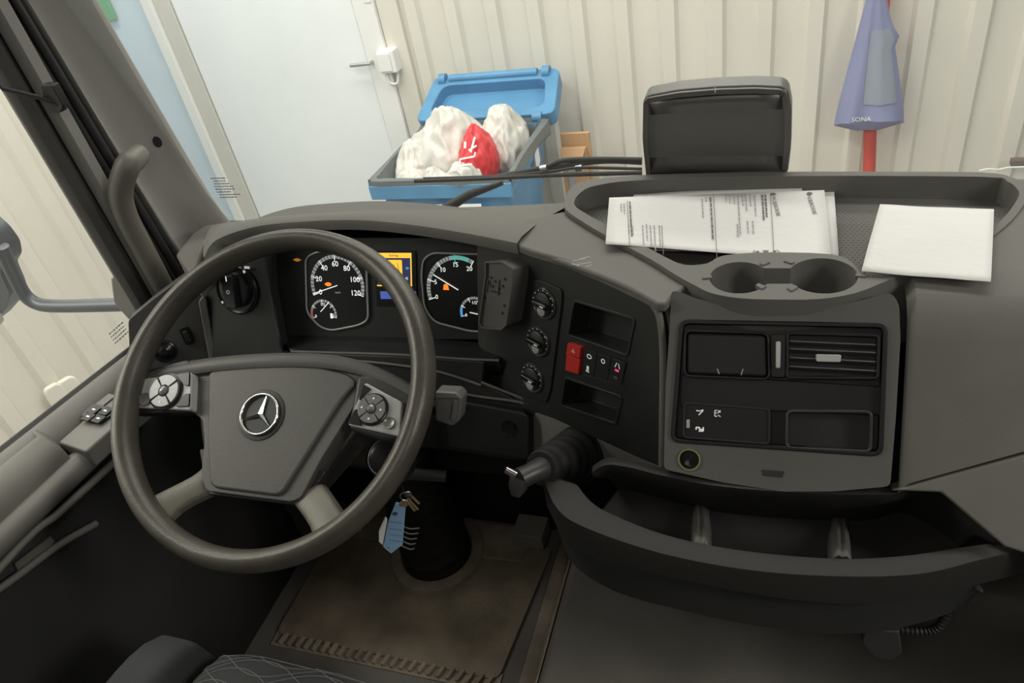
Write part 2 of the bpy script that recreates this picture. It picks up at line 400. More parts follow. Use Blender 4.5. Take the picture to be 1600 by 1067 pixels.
def bag(name, c, sx, sy, sz, m, label, seed, amp=.16, parent=None, group=None, fine=.05):
    b = bmesh.new(); bmesh.ops.create_icosphere(b, subdivisions=5, radius=1)
    for v in b.verts:
        p = v.co.normalized(); q = p*1.3+V((seed*3.1, seed*1.7, 0)); w = q+V(noise.noise_vector(q*2))*.25
        r = .97+amp*1.2*noise.noise(q)
        for sc_k, am in ((1.5, .15), (3.1, .035), (6.5, .015)):
            d = noise.voronoi(V((w.x, w.y, w.z*.45))*sc_k)[0]; r += am*(1-min(1, (d[1]-d[0])*2.2))
        tp_ = 1-.30*max(0, p.z)**1.5; v.co = V((p.x*sx*r*tp_, p.y*sy*r*tp_, p.z*sz*r))*.97
    me = bpy.data.meshes.new(name); b.to_mesh(me); b.free()
    for p in me.polygons: p.use_smooth = True
    o = bpy.data.objects.new(name, me); COL.objects.link(o); o.location = c; me.materials.append(m)
    setpar(o, parent); tag(o, label, 'bag', group); return o
bag('rubbish_bag', (-1.47, 2.74, -.05), .19, .20, .22, BAGW, 'tall crumpled white bag, middle of the waste heap in the bin', 1)
bag('rubbish_bag', (-1.62, 2.62, -.08), .10, .17, .15, BAGW, 'narrow white bag against the left rim of the bin', 2)
bag('rubbish_bag', (-1.20, 2.80, -.04), .12, .16, .19, BAGW, 'white bag at the right of the heap behind the red bag', 3)
bag('rubbish_bag', (-1.58, 2.44, -.06), .085, .07, .07, BAGW, 'small crumpled white bag at the front left corner of the bin', 4)
bag('rubbish_bag', (-1.45, 2.43, -.06), .08, .065, .075, BAGW, 'small crumpled white bag at the front of the bin, second from its left corner', 5)
bag('rubbish_bag', (-1.31, 2.45, -.05), .095, .075, .08, BAGW, 'small crumpled white bag just in front of the red bag', 6)
rb = bag('red_bag', (-1.265, 2.585, -.015), .085, .12, .16, BAGR, 'red plastic shopping bag with white print lying on the waste heap', 7, amp=.10)
rf = Fr((-1.255, 2.475, .07), (1, -.05, .02), (.05, .55, .8))
marks('print', rf, [bar2((-.045, -.03), (.03, -.02), .008), bar2((-.045, -.06), (.02, -.055), .008), bar2((-.045, -.03), (-.045, -.06), .008), bar2((.03, -.02), (.035, .0), .007),
                    bar2((-.02, .02), (-.02, .05), .012), bar2((.01, .0), (.03, .07), .009), bar2((.0, .01), (.04, .03), .008)], TRIMW, rb, .012, .004, kind=None)
rb.children[0].matrix_parent_inverse = Matrix.Translation(-V(rb.location))
# cardboard beside the bin
cb = thing('cardboard_box', 'flattened brown cardboard box standing between the bin and the wall', 'box', (-.78, 3.1, GZ))
box('panel', (-1.0, 3.08, GZ), (-.86, 3.11, -.19), CARD, cb, .003)
box('panel', (-1.0, 3.115, GZ), (-.84, 3.14, -.12), CARD, cb, .003)
mesh('flap', [(-1.0, 3.08, -.19), (-.86, 3.08, -.19), (-.88, 3.04, -.26), (-.98, 3.04, -.26)], [[0, 1, 2, 3]], CARD, cb, solid=.005)
box('tape_strip', (-.97, 3.074, GZ), (-.94, 3.081, -.21), mat('grey_blue_tape', (.32, .38, .42), .5), cb, .001)

# --- red pole with blue cloth
q0, q1 = aty(1358, 262, 3.32), aty(1360, 190, 3.34)
pole = tube('red_pole', [V((q0.x+.012, 3.12, GZ)), q0, q1, V((q1.x-.008, 3.40, .62))], .031, REDP, n=20); tag(pole, 'red pole leaning against the cream wall under the blue cloth', 'pole')
rows = []
ap = aty(1371, -45, 3.33)
lft, rgt, mid = aty(1304, 180, 3.30), aty(1414, 178, 3.30), aty(1358, 185, 3.30)
for k in range(15):
    t = k/14; c = ap.lerp(mid, t); hw_l = .012+(mid.x-lft.x-.012)*(t**.95); hw_r = .012+(rgt.x-mid.x-.012)*(t**.85)
    if .33 < t < .47: hw_r += .035*(t-.33)/.14
    row = []
    for i in range(48):
        a = 2*math.pi*i/48; f = 1+.16*t*math.sin(5*a+.6)+.06*math.sin(9*a+2*t)
        x = math.cos(a)*(hw_r if math.cos(a) > 0 else hw_l)*(.92+.08*f); y = math.sin(a)*(.02+.07*t)*f
        z = 0
        if k == 14: z = -.030*math.cos(2*a)-.012*math.sin(3*a)
        row.append(c+V((x, y, z)))
    rows.append(row)
hem = [mid+(p-mid)*.28+V((0, 0, -.055)) for p in rows[-1]]
o = grid('cloth', rows+[hem], BLUEC, close=True); tag(o, 'blue cloth hanging folded over the top of the red pole', 'cloth')
rr = [r[28:44] for r in rows[5:13]]
lay = [[p+V((0.0, -.004, 0)) for j, p in enumerate(r)] for r in rr]
grid('grey_layer', [r[6:] for r in lay], BLUEG, o)  # greyer sheet just in front of the right part of the cloth
cf = Fr(lft.lerp(mid, .72)+V((0, -.10, .03)), (1, 0, 0), (0, 0, 1)); text('print', cf, 'SONAX'[:4], .0, .0, 0, .032, TRIMW, o)

# little things on the ground along the left wall, seen through the side window
for i, (pt, w_, h_, lb) in enumerate((((94, 655), .085, .30, 'white plastic canister with a round opening, left one of the pair by the wall'), ((115, 645), .10, .33, 'white plastic canister with a flat top by the left wall, right one of the pair'))):
    p = atz(*pt, GZ+.0)
    p = V((max(p.x, -3.75), p.y, GZ))
    p = CAM + ray(*[(90, 612), (110, 606)][i])*1.0
    r_ = ray(*[(92, 622), (112, 612)][i]); k = (-2.93+.0*i-CAM.x)/r_.x; p = CAM+r_*k
    cn = thing('canister', lb, 'canister', (p.x, p.y, GZ), 'white canisters by the left wall')
    zt = p.z+.07
    f_ = Fr((p.x, p.y, zt), (0.4, .9, 0), (0, 0, 1))
    prism('body', f_, rnd([(-w_/2, GZ-zt), (w_/2, GZ-zt), (w_/2, -.02), (w_*.3, 0), (-w_*.4, 0), (-w_/2, -.05)], .03), -.03, .0, mat('cream_canister', (.74, .71, .63), .5), cn, .01)
    ring('handle', f_, circ((-.0, -.11), .024, 20, .034), circ((-.0, -.11), .016, 20, .024), 0, .012, mat('grey_handle', (.35, .34, .32), .5), cn)

# =================================================================== CAB SHELL
def pillar_x(z): return -.909-.145*(z-.82)
o = box('ceiling', (-1.05, -1.15, 1.66), (1.1, .46, 1.72), PILL, bevel=.02); tag(o, kind='structure')
o = box('wall_back', (-1.05, -1.15, -.02), (1.1, -1.10, 1.66), DASHD, bevel=0); tag(o, kind='structure')
o = box('floor_cab', (-1.0, -1.12, -.03), (1.05, .50, 0), FLOORM, bevel=0); tag(o, kind='structure')
o = box('wall_bulkhead', (-1.0, .455, -.03), (1.05, .50, .80), DEEP, bevel=0); tag(o, kind='structure')
o = box('wall_kick_left', (-1.0, .27, -.02), (-.945, .50, .66), DASHD, bevel=0); tag(o, kind='structure')
o = box('wall_right', (1.04, -1.15, -.02), (1.09, .50, .75), DASHD, bevel=0); tag(o, kind='structure')
# windscreen
wz0, wz1 = .775, 1.66
def wy(z): return .475-.10*(z-.86)
o = grid('window_1', [[V((x, wy(z)+.0-.0*abs(x), z)) for x in (-1.0, -.5, 0, .5, 1.06)] for z in (wz0, wz1)], GLW); tag(o, kind='structure')
for nm, pa in (('trim_windscreen_base', [(-.90, .470, .792), (-.60, .480, .795), (0, .485, .80), (.6, .478, .80), (1.04, .46, .80)]),):
    o = tube(nm, spline(pa), .010, RUB); tag(o, kind='structure')
# small stamp etched in the corner of the glass
wf = Fr((0, wy(1.0), 1.0), (1, 0, 0), (0, -.10, 1))
a_, b_ = wf.px(355, 298)
st = [rect(a_-.03+random.uniform(0, .008), b_+.024-.006*k, a_+.02+random.uniform(-.02, .008), b_+.0265-.006*k) for k in range(8)]
st2 = []
for q in st:
    x = q[0][0]
    while x < q[1][0]:
        w_ = random.uniform(.002, .007); st2.append(rect(x, q[0][1], x+w_, q[2][1])); x += w_+.0015
o = marks('glass_stamp', wf, st2, INKL, None, -.004, .0002, None); tag(o, 'tiny printed maker stamp in the lower left corner of the windscreen', 'stamp')

gf = Fr((-.985, .2, .75), (0, 1, 0), (0, 0, 1)); gf = Fr((-.988-.03*.05, .2, .75), (.0, 1, 0), (0, 0, 1))
if gf.n.x < 0: gf = Fr(gf.o, -gf.u, gf.v)
a_, b_ = gf.px(186, 522)
st2 = []
for k in range(4):
    x = a_-.018
    while x < a_+.016: w_ = random.uniform(.002, .006); st2.append(rect(x, b_+.012-.007*k, x+w_, b_+.0145-.007*k)); x += w_+.0018
o = marks('glass_stamp', gf, st2, INKL, None, .001, .0002, None); tag(o, 'tiny printed maker stamp low on the driver door glass', 'stamp')

# A-pillar on the driver's side, as a lofted cover
pil = thing('pillar_trim', 'grey plastic cover of the windscreen pillar beside the driver', 'pillar cover', (-.95, .40, .8))
rows = []
for k in range(13):
    z = .76+k*(1.68-.76)/12; dx = pillar_x(z)+.909
    fl_ = .05*max(0, (.90-z)/.14)**1.6
    sec = [(-1.0, .368), (-.972, .366), (-.955, .370), (-.949, .375), (-.951, .3800), (-.956, .384), (-.954, .40), (-.944, .42), (-.935+fl_, .44), (-.922+fl_, .458), (-.912+fl_, .468), (-.915, .482)]
    rows.append([V((x+dx, y, z)) for x, y in sec])
pc_ = grid('cover', rows, PILL, pil, solid=.004, sub=1)
hf = Fr(aty(246, 222, .43), (.93, .36, 0), (0, 0, 1))
bpy.context.view_layer.update()
hit = pc_.ray_cast(CAM, ray(246, 222))
hf = Fr(hit[1], V((0, 0, 1)).cross(hit[2] if hit[2].dot(CAM-hit[1]) > 0 else -hit[2]), (0, 0, 1))
prism('plug_hole', hf, circ((0, 0), .0075, 20, .0105), -.004, .0012 if hf.n.dot(CAM-hit[1]) > 0 else -.0035, DEEP, pil)
# ribbed door seal
sl = thing('door_seal', 'black ribbed rubber door seal running up between pillar and side window', 'seal', (-.95, .35, .7))
for j, (x, y, r_) in enumerate(((-.953, .362, .0085), (-.950, .347, .0085), (-.956, .333, .008))):
    tube('rib', [V((x-.10*(z-.82), y, z)) for z in (.62, .9, 1.2, 1.68)], r_, RUB, sl)
# door: window frame, glass, inner panel
dn = thing('driver_door', 'grey driver door panel with armrest grip and sloping window sill', 'door', (-.97, -.3, .1))
zs = [.66+i*(1.68-.66)/10 for i in range(11)]
rows = [[V((x-.03*(z-.7), y, z)) for x, y in ((-.995, .262), (-.984, .258), (-.972, .262), (-.966, .275), (-.972, .293), (-.965, .300), (-.964, .318), (-.985, .325))] for z in zs]
grid('window_frame', rows, DASHD, dn, solid=.003)
rows = [[V((x-.03*(z-.7), y, z)) for x, y in ((-.963, .286), (-.950, .296), (-.948, .312), (-.962, .324))] for z in zs]
grid('frame_trim', rows, PILL, dn, solid=.002)
def sz(y): return .717-.085*(y+.0)
g = grid('window_glass', [[V((-.99-.03*(z-.7), y, z)) for y in (-1.0, .265)] for z in (.64, 1.66)], GLS, dn)
ys = [-1.05, -.8, -.5, -.3, -.2, -.1, 0, .1, .2, .30]
def prof_rows(sec): return [[V((x, y, sz(y)+dz)) for x, dz in sec] for y in ys]
grid('sill_strip', prof_rows([(-.995, -.03), (-.992, 0), (-.982, .004), (-.976, .0), (-.974, -.012)]), RUB, dn, solid=.002)
pad = [(-.975, -.004), (-.968, .004), (-.958, .002), (-.945, -.008), (-.936, -.02), (-.932, -.035), (-.93, -.07)]
grid('upper_pad', prof_rows(pad), GREYP, dn, solid=.002)
ysf = [-1.05, -.8, -.5, -.3, -.15, -.045]
rows = [[V((x+.03, y, sz(y)+dz)) for x, dz in pad] for y in ysf]
rows.append([V((x+.0, -.03, sz(-.03)+dz)) for x, dz in pad])
grid('rear_pad', rows, GREYP, dn, solid=.003)
grid('lower_panel', [[V((-.93, y, z)) for z in (.66, .55, .4, .2, -.01)] for y in ys], mat('door_dark_plastic', (.028, .028, .027), .6, bump=.3, bscale=700), dn, solid=.003)
box('outer_skin', (-1.005, -1.12, -.10), (-.99, .30, .63), TRIMW, dn, .002)
# armrest bar
arm = [[V((x, y, .672-.05*y+dz)) for x, dz in ((-.93, -.006), (-.908, .008), (-.893, .010), (-.882, .0), (-.880, -.014), (-.888, -.028), (-.905, -.034), (-.93, -.036))] for y in (-1.05, -.6, -.3, -.15, -.05, .0, .03)]
arm.append([V((-.925+(p.x+.925)*.5, .065, .68+(p.z-.68)*.6)) for p in arm[-1]])
grid('armrest', arm, GREYP, dn, solid=.003, sub=1)
tube('pull_rail', spline([(-.90, -.7, .60)]+[atx(x, y, -.893) for x, y in ((0, 886), (90, 803), (150, 748), (185, 716))]), .0065, GREYP, dn)
tube('pocket_rim', spline([atx(x, y, -.915) for x, y in ((-60, 960), (20, 905), (90, 853), (150, 818))]), .006, GREYP, dn)
mesh('pocket', [atx(x, y, -.922) for x, y in ((22, 880), (78, 838), (84, 846), (60, 872), (28, 893))], [[0, 1, 2, 3, 4]], GREYP, dn, solid=.004)
# switch console on the door
swf = Fr((-.905, .05, .70), (.35, .93, -.09), (-.93, .35, .12))
p4 = [V((-.93, -.03, .70)), V((-.872, -.035, .692)), V((-.862, .02, .694)), V((-.855, .12, .686)), V((-.93, .16, .69))]
vs = p4+[p+V((0, 0, -.035)) for p in p4]
mesh('switch_console', vs, [[0, 1, 2, 3, 4], [9, 8, 7, 6, 5]]+[[i, (i+1) % 5, 5+(i+1) % 5, 5+i] for i in range(5)], GREYP, dn, bevel=.004)
sf = Fr(p4[0], p4[1]-p4[0], p4[4]-p4[0])
if sf.n.z < 0: sf = Fr(p4[0], p4[4]-p4[0], p4[1]-p4[0])
sw = thing('window_switch_block', 'black four-key window switch block on the driver door', 'switch', sf.P(*sf.px(154, 645)))
qp = [(128, 652), (147, 634), (176, 640), (176, 652), (158, 664), (140, 662)]
prism('base', sf, rnd(pxs(sf, qp), .004), 0.001, .006, GLOSSBLK, sw, .001)
for c in ((147, 641), (165, 643), (138, 652), (154, 655)):
    a, b = sf.px(*c, .007); s = .0085
    prism('key', sf, rnd([(a-s, b-s), (a+s, b-s), (a+s, b+s), (a-s, b+s)], .002), .006, .009, BLK, sw, .001)
    marks('symbol', sf, [[(a-.003, b-.0015), (a+.003, b-.0015), (a+.003, b+.0015), (a-.003, b+.0015)]], WHITEP, sw, .0092, .0002, None)
for c in ((160, 629), (170, 621)):
    a, b = sf.px(*c, .002); s = .008
    prism('flat_key', sf, rnd([(a-s, b-s), (a+s, b-s), (a+s, b+s), (a-s, b+s)], .002), .0, .003, GREYP, sw, .001)
# grab handle on the pillar
gp = [aty(x, y, yy) for x, y, yy in ((219, 240, .365), (208, 250, .340), (198, 262, .32), (188, 300, .305), (197, 338, .30), (219, 382, .30), (243, 427, .30), (266, 472, .305), (290, 520, .315))]
o = tube('grab_handle', spline(gp, 6), [.017+.003*min(1, i/6) for i in range(49)], mat('grab_handle_plastic', (.17, .16, .14), .45, bump=.2), n=14); tag(o, 'curved dark grab handle fixed along the driver side pillar', 'handle')
# rod with bracket on window frame
rod = thing('blind_rod', 'thin black rod with a bracket across the side window top', 'rod', aty(85, 150, .27))
tube('rod', [aty(103, 166, .262), aty(60, 152, .25), aty(5, 139, .235), aty(-4, 130, .235)], .0035, RUB, rod)
bf = Fr(aty(82, 152, .262), (.3, .95, 0), (0, 0, 1)); bf = Fr(aty(82, 152, .258), (1, 0, 0), (0, 0, 1))
prism('bracket', bf, rnd(pxs(bf, [(64, 132), (82, 132), (100, 165), (96, 176), (76, 176)]), .004), -.012, .002, RUB, rod, .002)

# mirror and arm outside
ml = thing('door_mirror', 'dark door mirror on a curved grey blue arm outside the side window', 'mirror', aty(205, 470, .3))
mp = [aty(x, y, .3) for x, y in ((215, 475), (150, 477), (90, 478), (60, 475), (40, 462), (27, 440), (15, 415), (2, 385))]
tube('arm', spline(mp, 6), .0135, BROWNP, ml, 14)
mf = Fr(aty(2, 440, .3), (1, 0, 0), (0, 0, 1))
prism('housing', mf, rnd(pxs(mf, [(-60, 330), (-14, 368), (4, 392), (8, 412), (0, 425), (16, 460), (10, 482), (-10, 505), (-60, 520)]), .01), -.045, .0, BROWNP, ml, .012, 3)
prism('mirror_glass', mf, rnd(pxs(mf, [(-60, 440), (2, 488), (7, 500), (0, 508), (-60, 520)]), .006), .0, .003, SATIN, ml)
mb = Fr(aty(215, 460, .3), (1, 0, 0), (0, 0, 1))
prism('mount', mb, rnd(pxs(mb, [(183, 425), (200, 418), (240, 480), (236, 496), (212, 492), (188, 465)]), .008), -.03, .02, mat('mount_grey', (.16, .155, .14), .5), ml, .006)

# =================================================================== DASHBOARD
PC = Fr((.13, .125, .875), (1, .0, 0), (0, .6, .8))                # centre console plane, leaning back
A1 = PC.P(*PC.px(1037, 480))
PA = Fr(A1, (.85, -.53, 0), (.1, .25, .96))                        # angled driver side panel
B1 = PA.P(*PA.px(745, 400))
CL = Fr(B1+V((0, .025, -.010)), (1, 0, 0), (0, .39, .92))          # instrument plane
dash = thing('dashboard', 'dark grey moulded truck dashboard spanning the cab under the windscreen', 'dashboard', (0, .3, .1))

TRAY = [(882, 312), (893, 293), (920, 281), (1006, 273), (1120, 270), (1240, 268), (1400, 268), (1532, 269), (1580, 276), (1603, 292), (1604, 312), (1580, 345), (1535, 380), (1485, 402), (1440, 420), (1401, 432), (1382, 440), (1336, 458), (1281, 467), (1220, 468), (1157, 466), (1112, 458), (1086, 446), (1055, 429), (1015, 404), (947, 368), (905, 343), (884, 327)]
TZ = .90
tray2 = [tuple(atz(x, y, TZ).xy) for x, y in TRAY]
tray2 = [tuple(p.xy) for p in spline([(*p, 0) for p in tray2], 3, True)]
Z = Fr((0, 0, 0), (1, 0, 0), (0, 1, 0))

# top pad, driver side: loft from windscreen edge to the hood edge
F = [(330, 352), (352, 348), (420, 340), (500, 334), (600, 328.5), (700, 324.5), (800, 321), (900, 316)]
N_ = [(318, 402), (338, 374), (400, 353), (480, 345), (560, 343), (640, 350), (720, 362), (808, 379)]
far = spline([atz(x, y, .862) for x, y in F], 6); near = spline([atz(x, y, .897) for x, y in N_], 6)
rows = [[V((p.x, .468, .80)) for p in far], far]
for t, dz in ((.25, .004), (.5, .007), (.75, .007), (.93, .004), (1, -.001)):
    rows.append([a.lerp(b, t)+V((0, 0, dz)) for a, b in zip(far, near)])
rows.append([p+V((0, -.002, -.006)) for p in near])
rows.append([p+V((0, -.001, -.018)) for p in near])
rows.append([p+V((0, .012, -.024)) for p in near])
rows.append([p+V((0, .10, -.02)) for p in near])
tp = grid('top_pad', rows, DASH, dash, solid=0)
# end cap at the pillar
tube('pad_end', spline([atz(338, 372, .885), atz(326, 383, .885), atz(318, 400, .875), atz(314, 425, .85)], 4), .011, DASH, dash)
cfz = Fr((0, 0, .856), (1, 0, 0), (0, 1, 0))
prism('corner_trim', cfz, pxs(cfz, [(272, 394), (298, 362), (320, 347), (345, 346), (378, 347), (356, 360), (334, 378), (320, 408), (300, 430)]), -.05, -.004, DASH, dash, .006, 3)
# wedge between hood, tray and angled panel
wp = pxs(Fr((0, 0, .893), (1, 0, 0), (0, 1, 0)), [(806, 382), (815, 345), (900, 325), (1000, 380), (1085, 440), (1065, 452), (1050, 462), (1040, 474), (1028, 474), (1000, 458), (940, 430), (880, 405), (830, 391)])
zf = Fr((0, 0, .893), (1, 0, 0), (0, 1, 0))
wedge = prism('top_wedge', zf, wp, -.014, 0, DASH, dash)
cut(wedge, [prism('c', Z, inset(tray2, .001), .7, .95, DASH)]); addbevel(wedge, .004, 3)
# scratches on wedge
marks('scratch_marks', zf, [bar2(zf.px(a, b), zf.px(c, d), .002) for a, b, c, d in ((895, 408, 915, 404), (900, 414, 925, 410), (905, 405, 922, 401), (893, 412, 905, 416), (915, 417, 925, 414))], mat('pale_scuff', (.3, .3, .28), .7), dash, .0002, .0001)

# angled panel with knob wells and slots
pa_out = pxs(PA, [(745, 381), (775, 381), (806, 388), (850, 398), (905, 417), (960, 438), (1000, 457), (1022, 475), (1034, 502), (1038, 560), (1036, 730), (1000, 716), (930, 684), (868, 655), (828, 640), (748, 612)])
pa_out = rnd(pa_out, .006, 3)
pa = prism('angled_panel', PA, pa_out, -.05, 0, BLK, dash)
s1 = [(899, 472), (990, 500), (979, 553), (890, 522)]; s2 = [(885, 592), (970, 622), (961, 660), (879, 632)]
cs = [prism('c', PA, rnd(pxs(PA, s), .003), -.035, .05, BLK) for s in (s1, s2)]
cs.append(prism('c', PA, rnd(pxs(PA, [(892, 535), (980, 566), (972, 602), (886, 578)]), .002), -.012, .05, BLK))
cut(pa, cs); addbevel(pa, .0015, 2)
for s in (s1, s2):
    q = rnd(pxs(PA, s), .003); ring('slot_frame', PA, inset(q, -.004), inset(q, -.0002), -.001, .0018, BLK, dash, .0008)
# raised rim of the panel, light edge
rim = [PA.P(a, b, .002) for a, b in pxs(PA, [(806, 388), (850, 398), (905, 417), (960, 438), (1000, 457), (1022, 475), (1034, 502), (1038, 560), (1037, 650), (1036, 728)])]
tube('panel_rim', spline(rim, 4), .0045, DASH, dash)
# upright flank between angled panel and console
fl1 = [(1040, 478), (1046, 520), (1044, 600), (1042, 732)]
grid('console_flank', [[PA.P(*PA.px(x-4, y), -.004) for x, y in fl1], [PC.P(*PC.px(x+12, y-2), -.03) for x, y in fl1]], DASHD, dash, solid=.003)

# centre console frame
pc_out = pxs(PC, [(1049, 453), (1066, 457), (1086, 466), (1131, 477), (1206, 482), (1287, 481), (1349, 469), (1393, 457), (1405, 475), (1407, 530), (1400, 650), (1391, 760), (1300, 768), (1225, 768), (1130, 754), (1037, 733), (1040, 600), (1046, 520), (1048, 475)])
pcn = prism('console_frame', PC, rnd(pc_out, .006, 3), -.06, 0, mat('console_frame_plastic', (.10, .098, .090), .6, spec=.35, bump=.35, bscale=900, var=.06), dash)
PAN = rnd(pxs(PC, [(1062, 499), (1388, 505), (1380, 714), (1047, 691)]), .012, 6)
cut(pcn, [prism('c', PC, PAN, -.04, .05, DASHD), prism('c', Z, inset(tray2, .001), .7, .95, DASH), prism('c', PC, circ(PC.px(1077, 718), .0125), -.03, .05, DASHD)])
addbevel(pcn, .0025, 3)
# passenger side pad: one long moulded profile
yz = [(.50, .80), (.455, .862), (.42, .893), (.32, .898), (.20, .897), (.155, .893), (.132, .882), (.115, .862), (.06, .789), (.018, .733)]
xs = [.258, .266, .40, .55, .75, .95, 1.04]
rows = []
for i, x in enumerate(xs):
    t = min(max(x-.25, 0)*.345, .13); row = []
    for k, (y, z) in enumerate(yz):
        if k >= 8: zz = min(z+t, .855 if k == 8 else .85) if k == 9 else max(z, .735+t+.02); y = .125-(.875-zz)*.75; z = zz
        row.append(V((x, y, z-(.010 if i == 0 else 0))))
    rows.append(row)
pp = grid('passenger_pad', rows, DASH, dash, smooth=True)
pp.modifiers.new('s', 'SOLIDIFY').thickness = .02
cut(pp, [prism('c', Z, inset(tray2, .001), .6, .95, DASH)]); addbevel(pp, .001, 1, 50)
# lower passenger panel under the seam
lp_ = Fr(PC.P(0, 0, -.006), PC.u, PC.v)
pl = pxs(lp_, [(1391, 765), (1480, 740), (1620, 702)])
pl += [(.42, pl[2][1]+.03), (.90, pl[2][1]+.045), (.90, -.30), (.55, -.30)] + pxs(lp_, [(1567, 852), (1469, 768)])
o = prism('lower_panel', lp_, pl, -.03, 0.006, DASH, dash, .003)
box('dash_core', (-.90, .345, .30), (1.03, .45, .79), DEEP, dash, .002)
box('dash_core', (.03, .20, .50), (1.03, .36, .80), DEEP, dash, .002)
# driver side end: cluster hood floor, light switch panel, side vent
cut_core = None
# panel that carries instruments (recess back wall)
inst = thing('instrument_cluster', 'instrument cluster with two round white-lit dials and an amber screen', 'gauge', CL.P(*CL.px(600, 520)))
back = prism('back_panel', CL, pxs(CL, [(425, 372), (800, 372), (800, 530), (428, 530)]), -.02, 0, BLK, inst)
# ledge below the dials, coming towards the driver
lg = [(430, 524), (520, 526), (620, 528), (745, 535), (790, 540)]
r0 = [CL.P(*CL.px(x, y)) for x, y in lg]
lg2 = [(455, 549), (520, 551), (620, 554), (725, 561), (780, 563)]
CLn = CL.off(.045)
r1 = [CLn.P(*CLn.px(x, y)) for x, y in lg2]
mid_ = [a.lerp(b, .35)+V((0, .004, -.006)) for a, b in zip(r0, r1)]
grid('ledge', [spline(r, 4) for r in (r0, mid_, r1, [p+V((0, .002, -.03)) for p in r1])], BLK, inst, solid=.003)
tube('ledge_rim', spline(r1, 4), .0022, DASH, inst)
# left side wall of recess
rw = [CL.P(*CL.px(x, y)) for x, y in ((428, 372), (428, 450), (430, 526))]
rw2 = [CLn.P(*CLn.px(x, y)) for x, y in ((412, 380), (420, 450), (443, 549))]
grid('recess_side', [spline(rw, 3), spline(rw2, 3)], BLK, inst, solid=.003)

def dial(name, outline, c_px, r_px, label):
    q = rnd(pxs(CL, outline, .002), .012, 5)
    d = prism(name, CL, q, 0, .002, GLOSSBLK, inst); d['label'] = label
    tube('bezel', [CL.P(a, b, .0035) for a, b in q], .0017, mat('bezel_grey', (.32, .32, .30), .35), d, 8, closed=True)
    c = CL.px(*c_px, .002); r = (V(CL.px(c_px[0]-r_px, c_px[1], .002))-V(c)).length
    return d, c, r
def scale(d, c, r, a0, a1, nmaj, nmin, m=LITG, rw=.12, maj=LIT, bt=.0012):
    step = (a1-a0)/nmaj; blocks = []; ticks = []
    for i in range(nmaj*nmin):
        s = a0+step*i/nmin; e = a0+step*(i+.78)/nmin; blocks.append(arcband(c, r*(1-rw), r, s, e, 3))
    for i in range(nmaj+1):
        a = a0+step*i; ticks.append(bar2(pol(c, r*(1-rw*1.9), a), pol(c, r, a), bt))
    marks('scale', CL, blocks, m, d, .0021); marks('major_ticks', CL, ticks, maj, d, .0024)
def needle(d, p, q, m=LIT, t=.0014): marks('needle', CL, [bar2(CL.px(*p, .004), CL.px(*q, .004), t)], m, d, .004, .0005, None)
sp, c, r = dial('speedometer', [(478, 402), (500, 392), (560, 392), (573, 410), (576, 500), (560, 508), (518, 516), (500, 510), (480, 488)], (527, 446), 41, 'speedometer dial marked from 0 to 120')
scale(sp, c, r, 200, -20, 6, 5)
for i, s in enumerate(('0', '20', '40', '60', '80', '100', '120')):
    a = 200-i*220/6; p = pol(c, r*.70, a); text('numeral', CL, s, p[0], p[1], .0022, r*.25, LIT, sp)
needle(sp, (489, 459), (527, 446))
c2 = CL.px(506, 491, .002); r2 = r*.50
scale(sp, c2, r2, 198, -12, 4, 4, rw=.16, bt=.0008)
marks('red_zone', CL, [arcband(c2, r2*.84, r2, 198, 165, 5)], REDL, sp, .0026)
text('numeral', CL, '0', c2[0]-r2*.62, c2[1]-r2*.15, .0022, r2*.28, LIT, sp); text('numeral', CL, '1/2', c2[0], c2[1]+r2*.66, .0022, r2*.28, LIT, sp)
marks('fuel_symbol', CL, [rect(c2[0]+r2*.5, c2[1]-r2*.25, c2[0]+r2*.68, c2[1]+r2*.08), bar2((c2[0]+r2*.72, c2[1]-r2*.2), (c2[0]+r2*.78, c2[1]+r2*.05), .0008)], LIT, sp, .0022, kind=None)
needle(sp, (501, 487), (514, 472), t=.0012)
a, b = CL.px(513, 444, .002); marks('warning_lamp', CL, [circ((a, b), .0058, 10, .0035), rect(a-.0065, b-.0012, a+.0065, b+.0012)], ORNG, sp, .0026, kind=None)
a, b = CL.px(528, 457, .002); text('unit_print', CL, 'km/h', a, b, .0022, .005, LITG, sp)
ta, c, r = dial('rev_counter', [(662, 405), (676, 395), (790, 398), (800, 520), (735, 517), (680, 503), (664, 480), (659, 430)], (716, 453), 49, 'rev counter dial marked from 0 to 20 and beyond')
scale(ta, c, r, 198, 58, 4, 6); marks('green_zone', CL, [arcband(c, r*.88, r, 100, 66, 8), bar2(pol(c, r*.8, 93), pol(c, r*1.02, 93), .0014)], TEAL, ta, .0026)
for i, s in enumerate(('0', '5', '10', '15', '20')):
    a = 198-i*35; p = pol(c, r*.73, a); text('numeral', CL, s, p[0], p[1], .0022, r*.19, LIT, ta)
needle(ta, (677, 429), (716, 453))
c2 = CL.px(742, 488, .002); r2 = r*.46
scale(ta, c2, r2, 198, 30, 4, 4, rw=.16, bt=.0008); marks('blue_zone', CL, [arcband(c2, r2*.84, r2, 198, 160, 5)], BLUEL, ta, .0026)
text('numeral', CL, '0', c2[0]-r2*.6, c2[1]-r2*.2, .0022, r2*.28, LIT, ta); text('numeral', CL, '1/2', c2[0], c2[1]+r2*.62, .0022, r2*.28, LIT, ta)
needle(ta, (734, 488), (752, 492), t=.0012)
a, b = CL.px(697, 448, .002); marks('warning_lamp', CL, [circ((a, b), .0045, 10, .005), rect(a-.005, b-.005, a+.005, b-.0025)], ORNG, ta, .0026, kind=None)
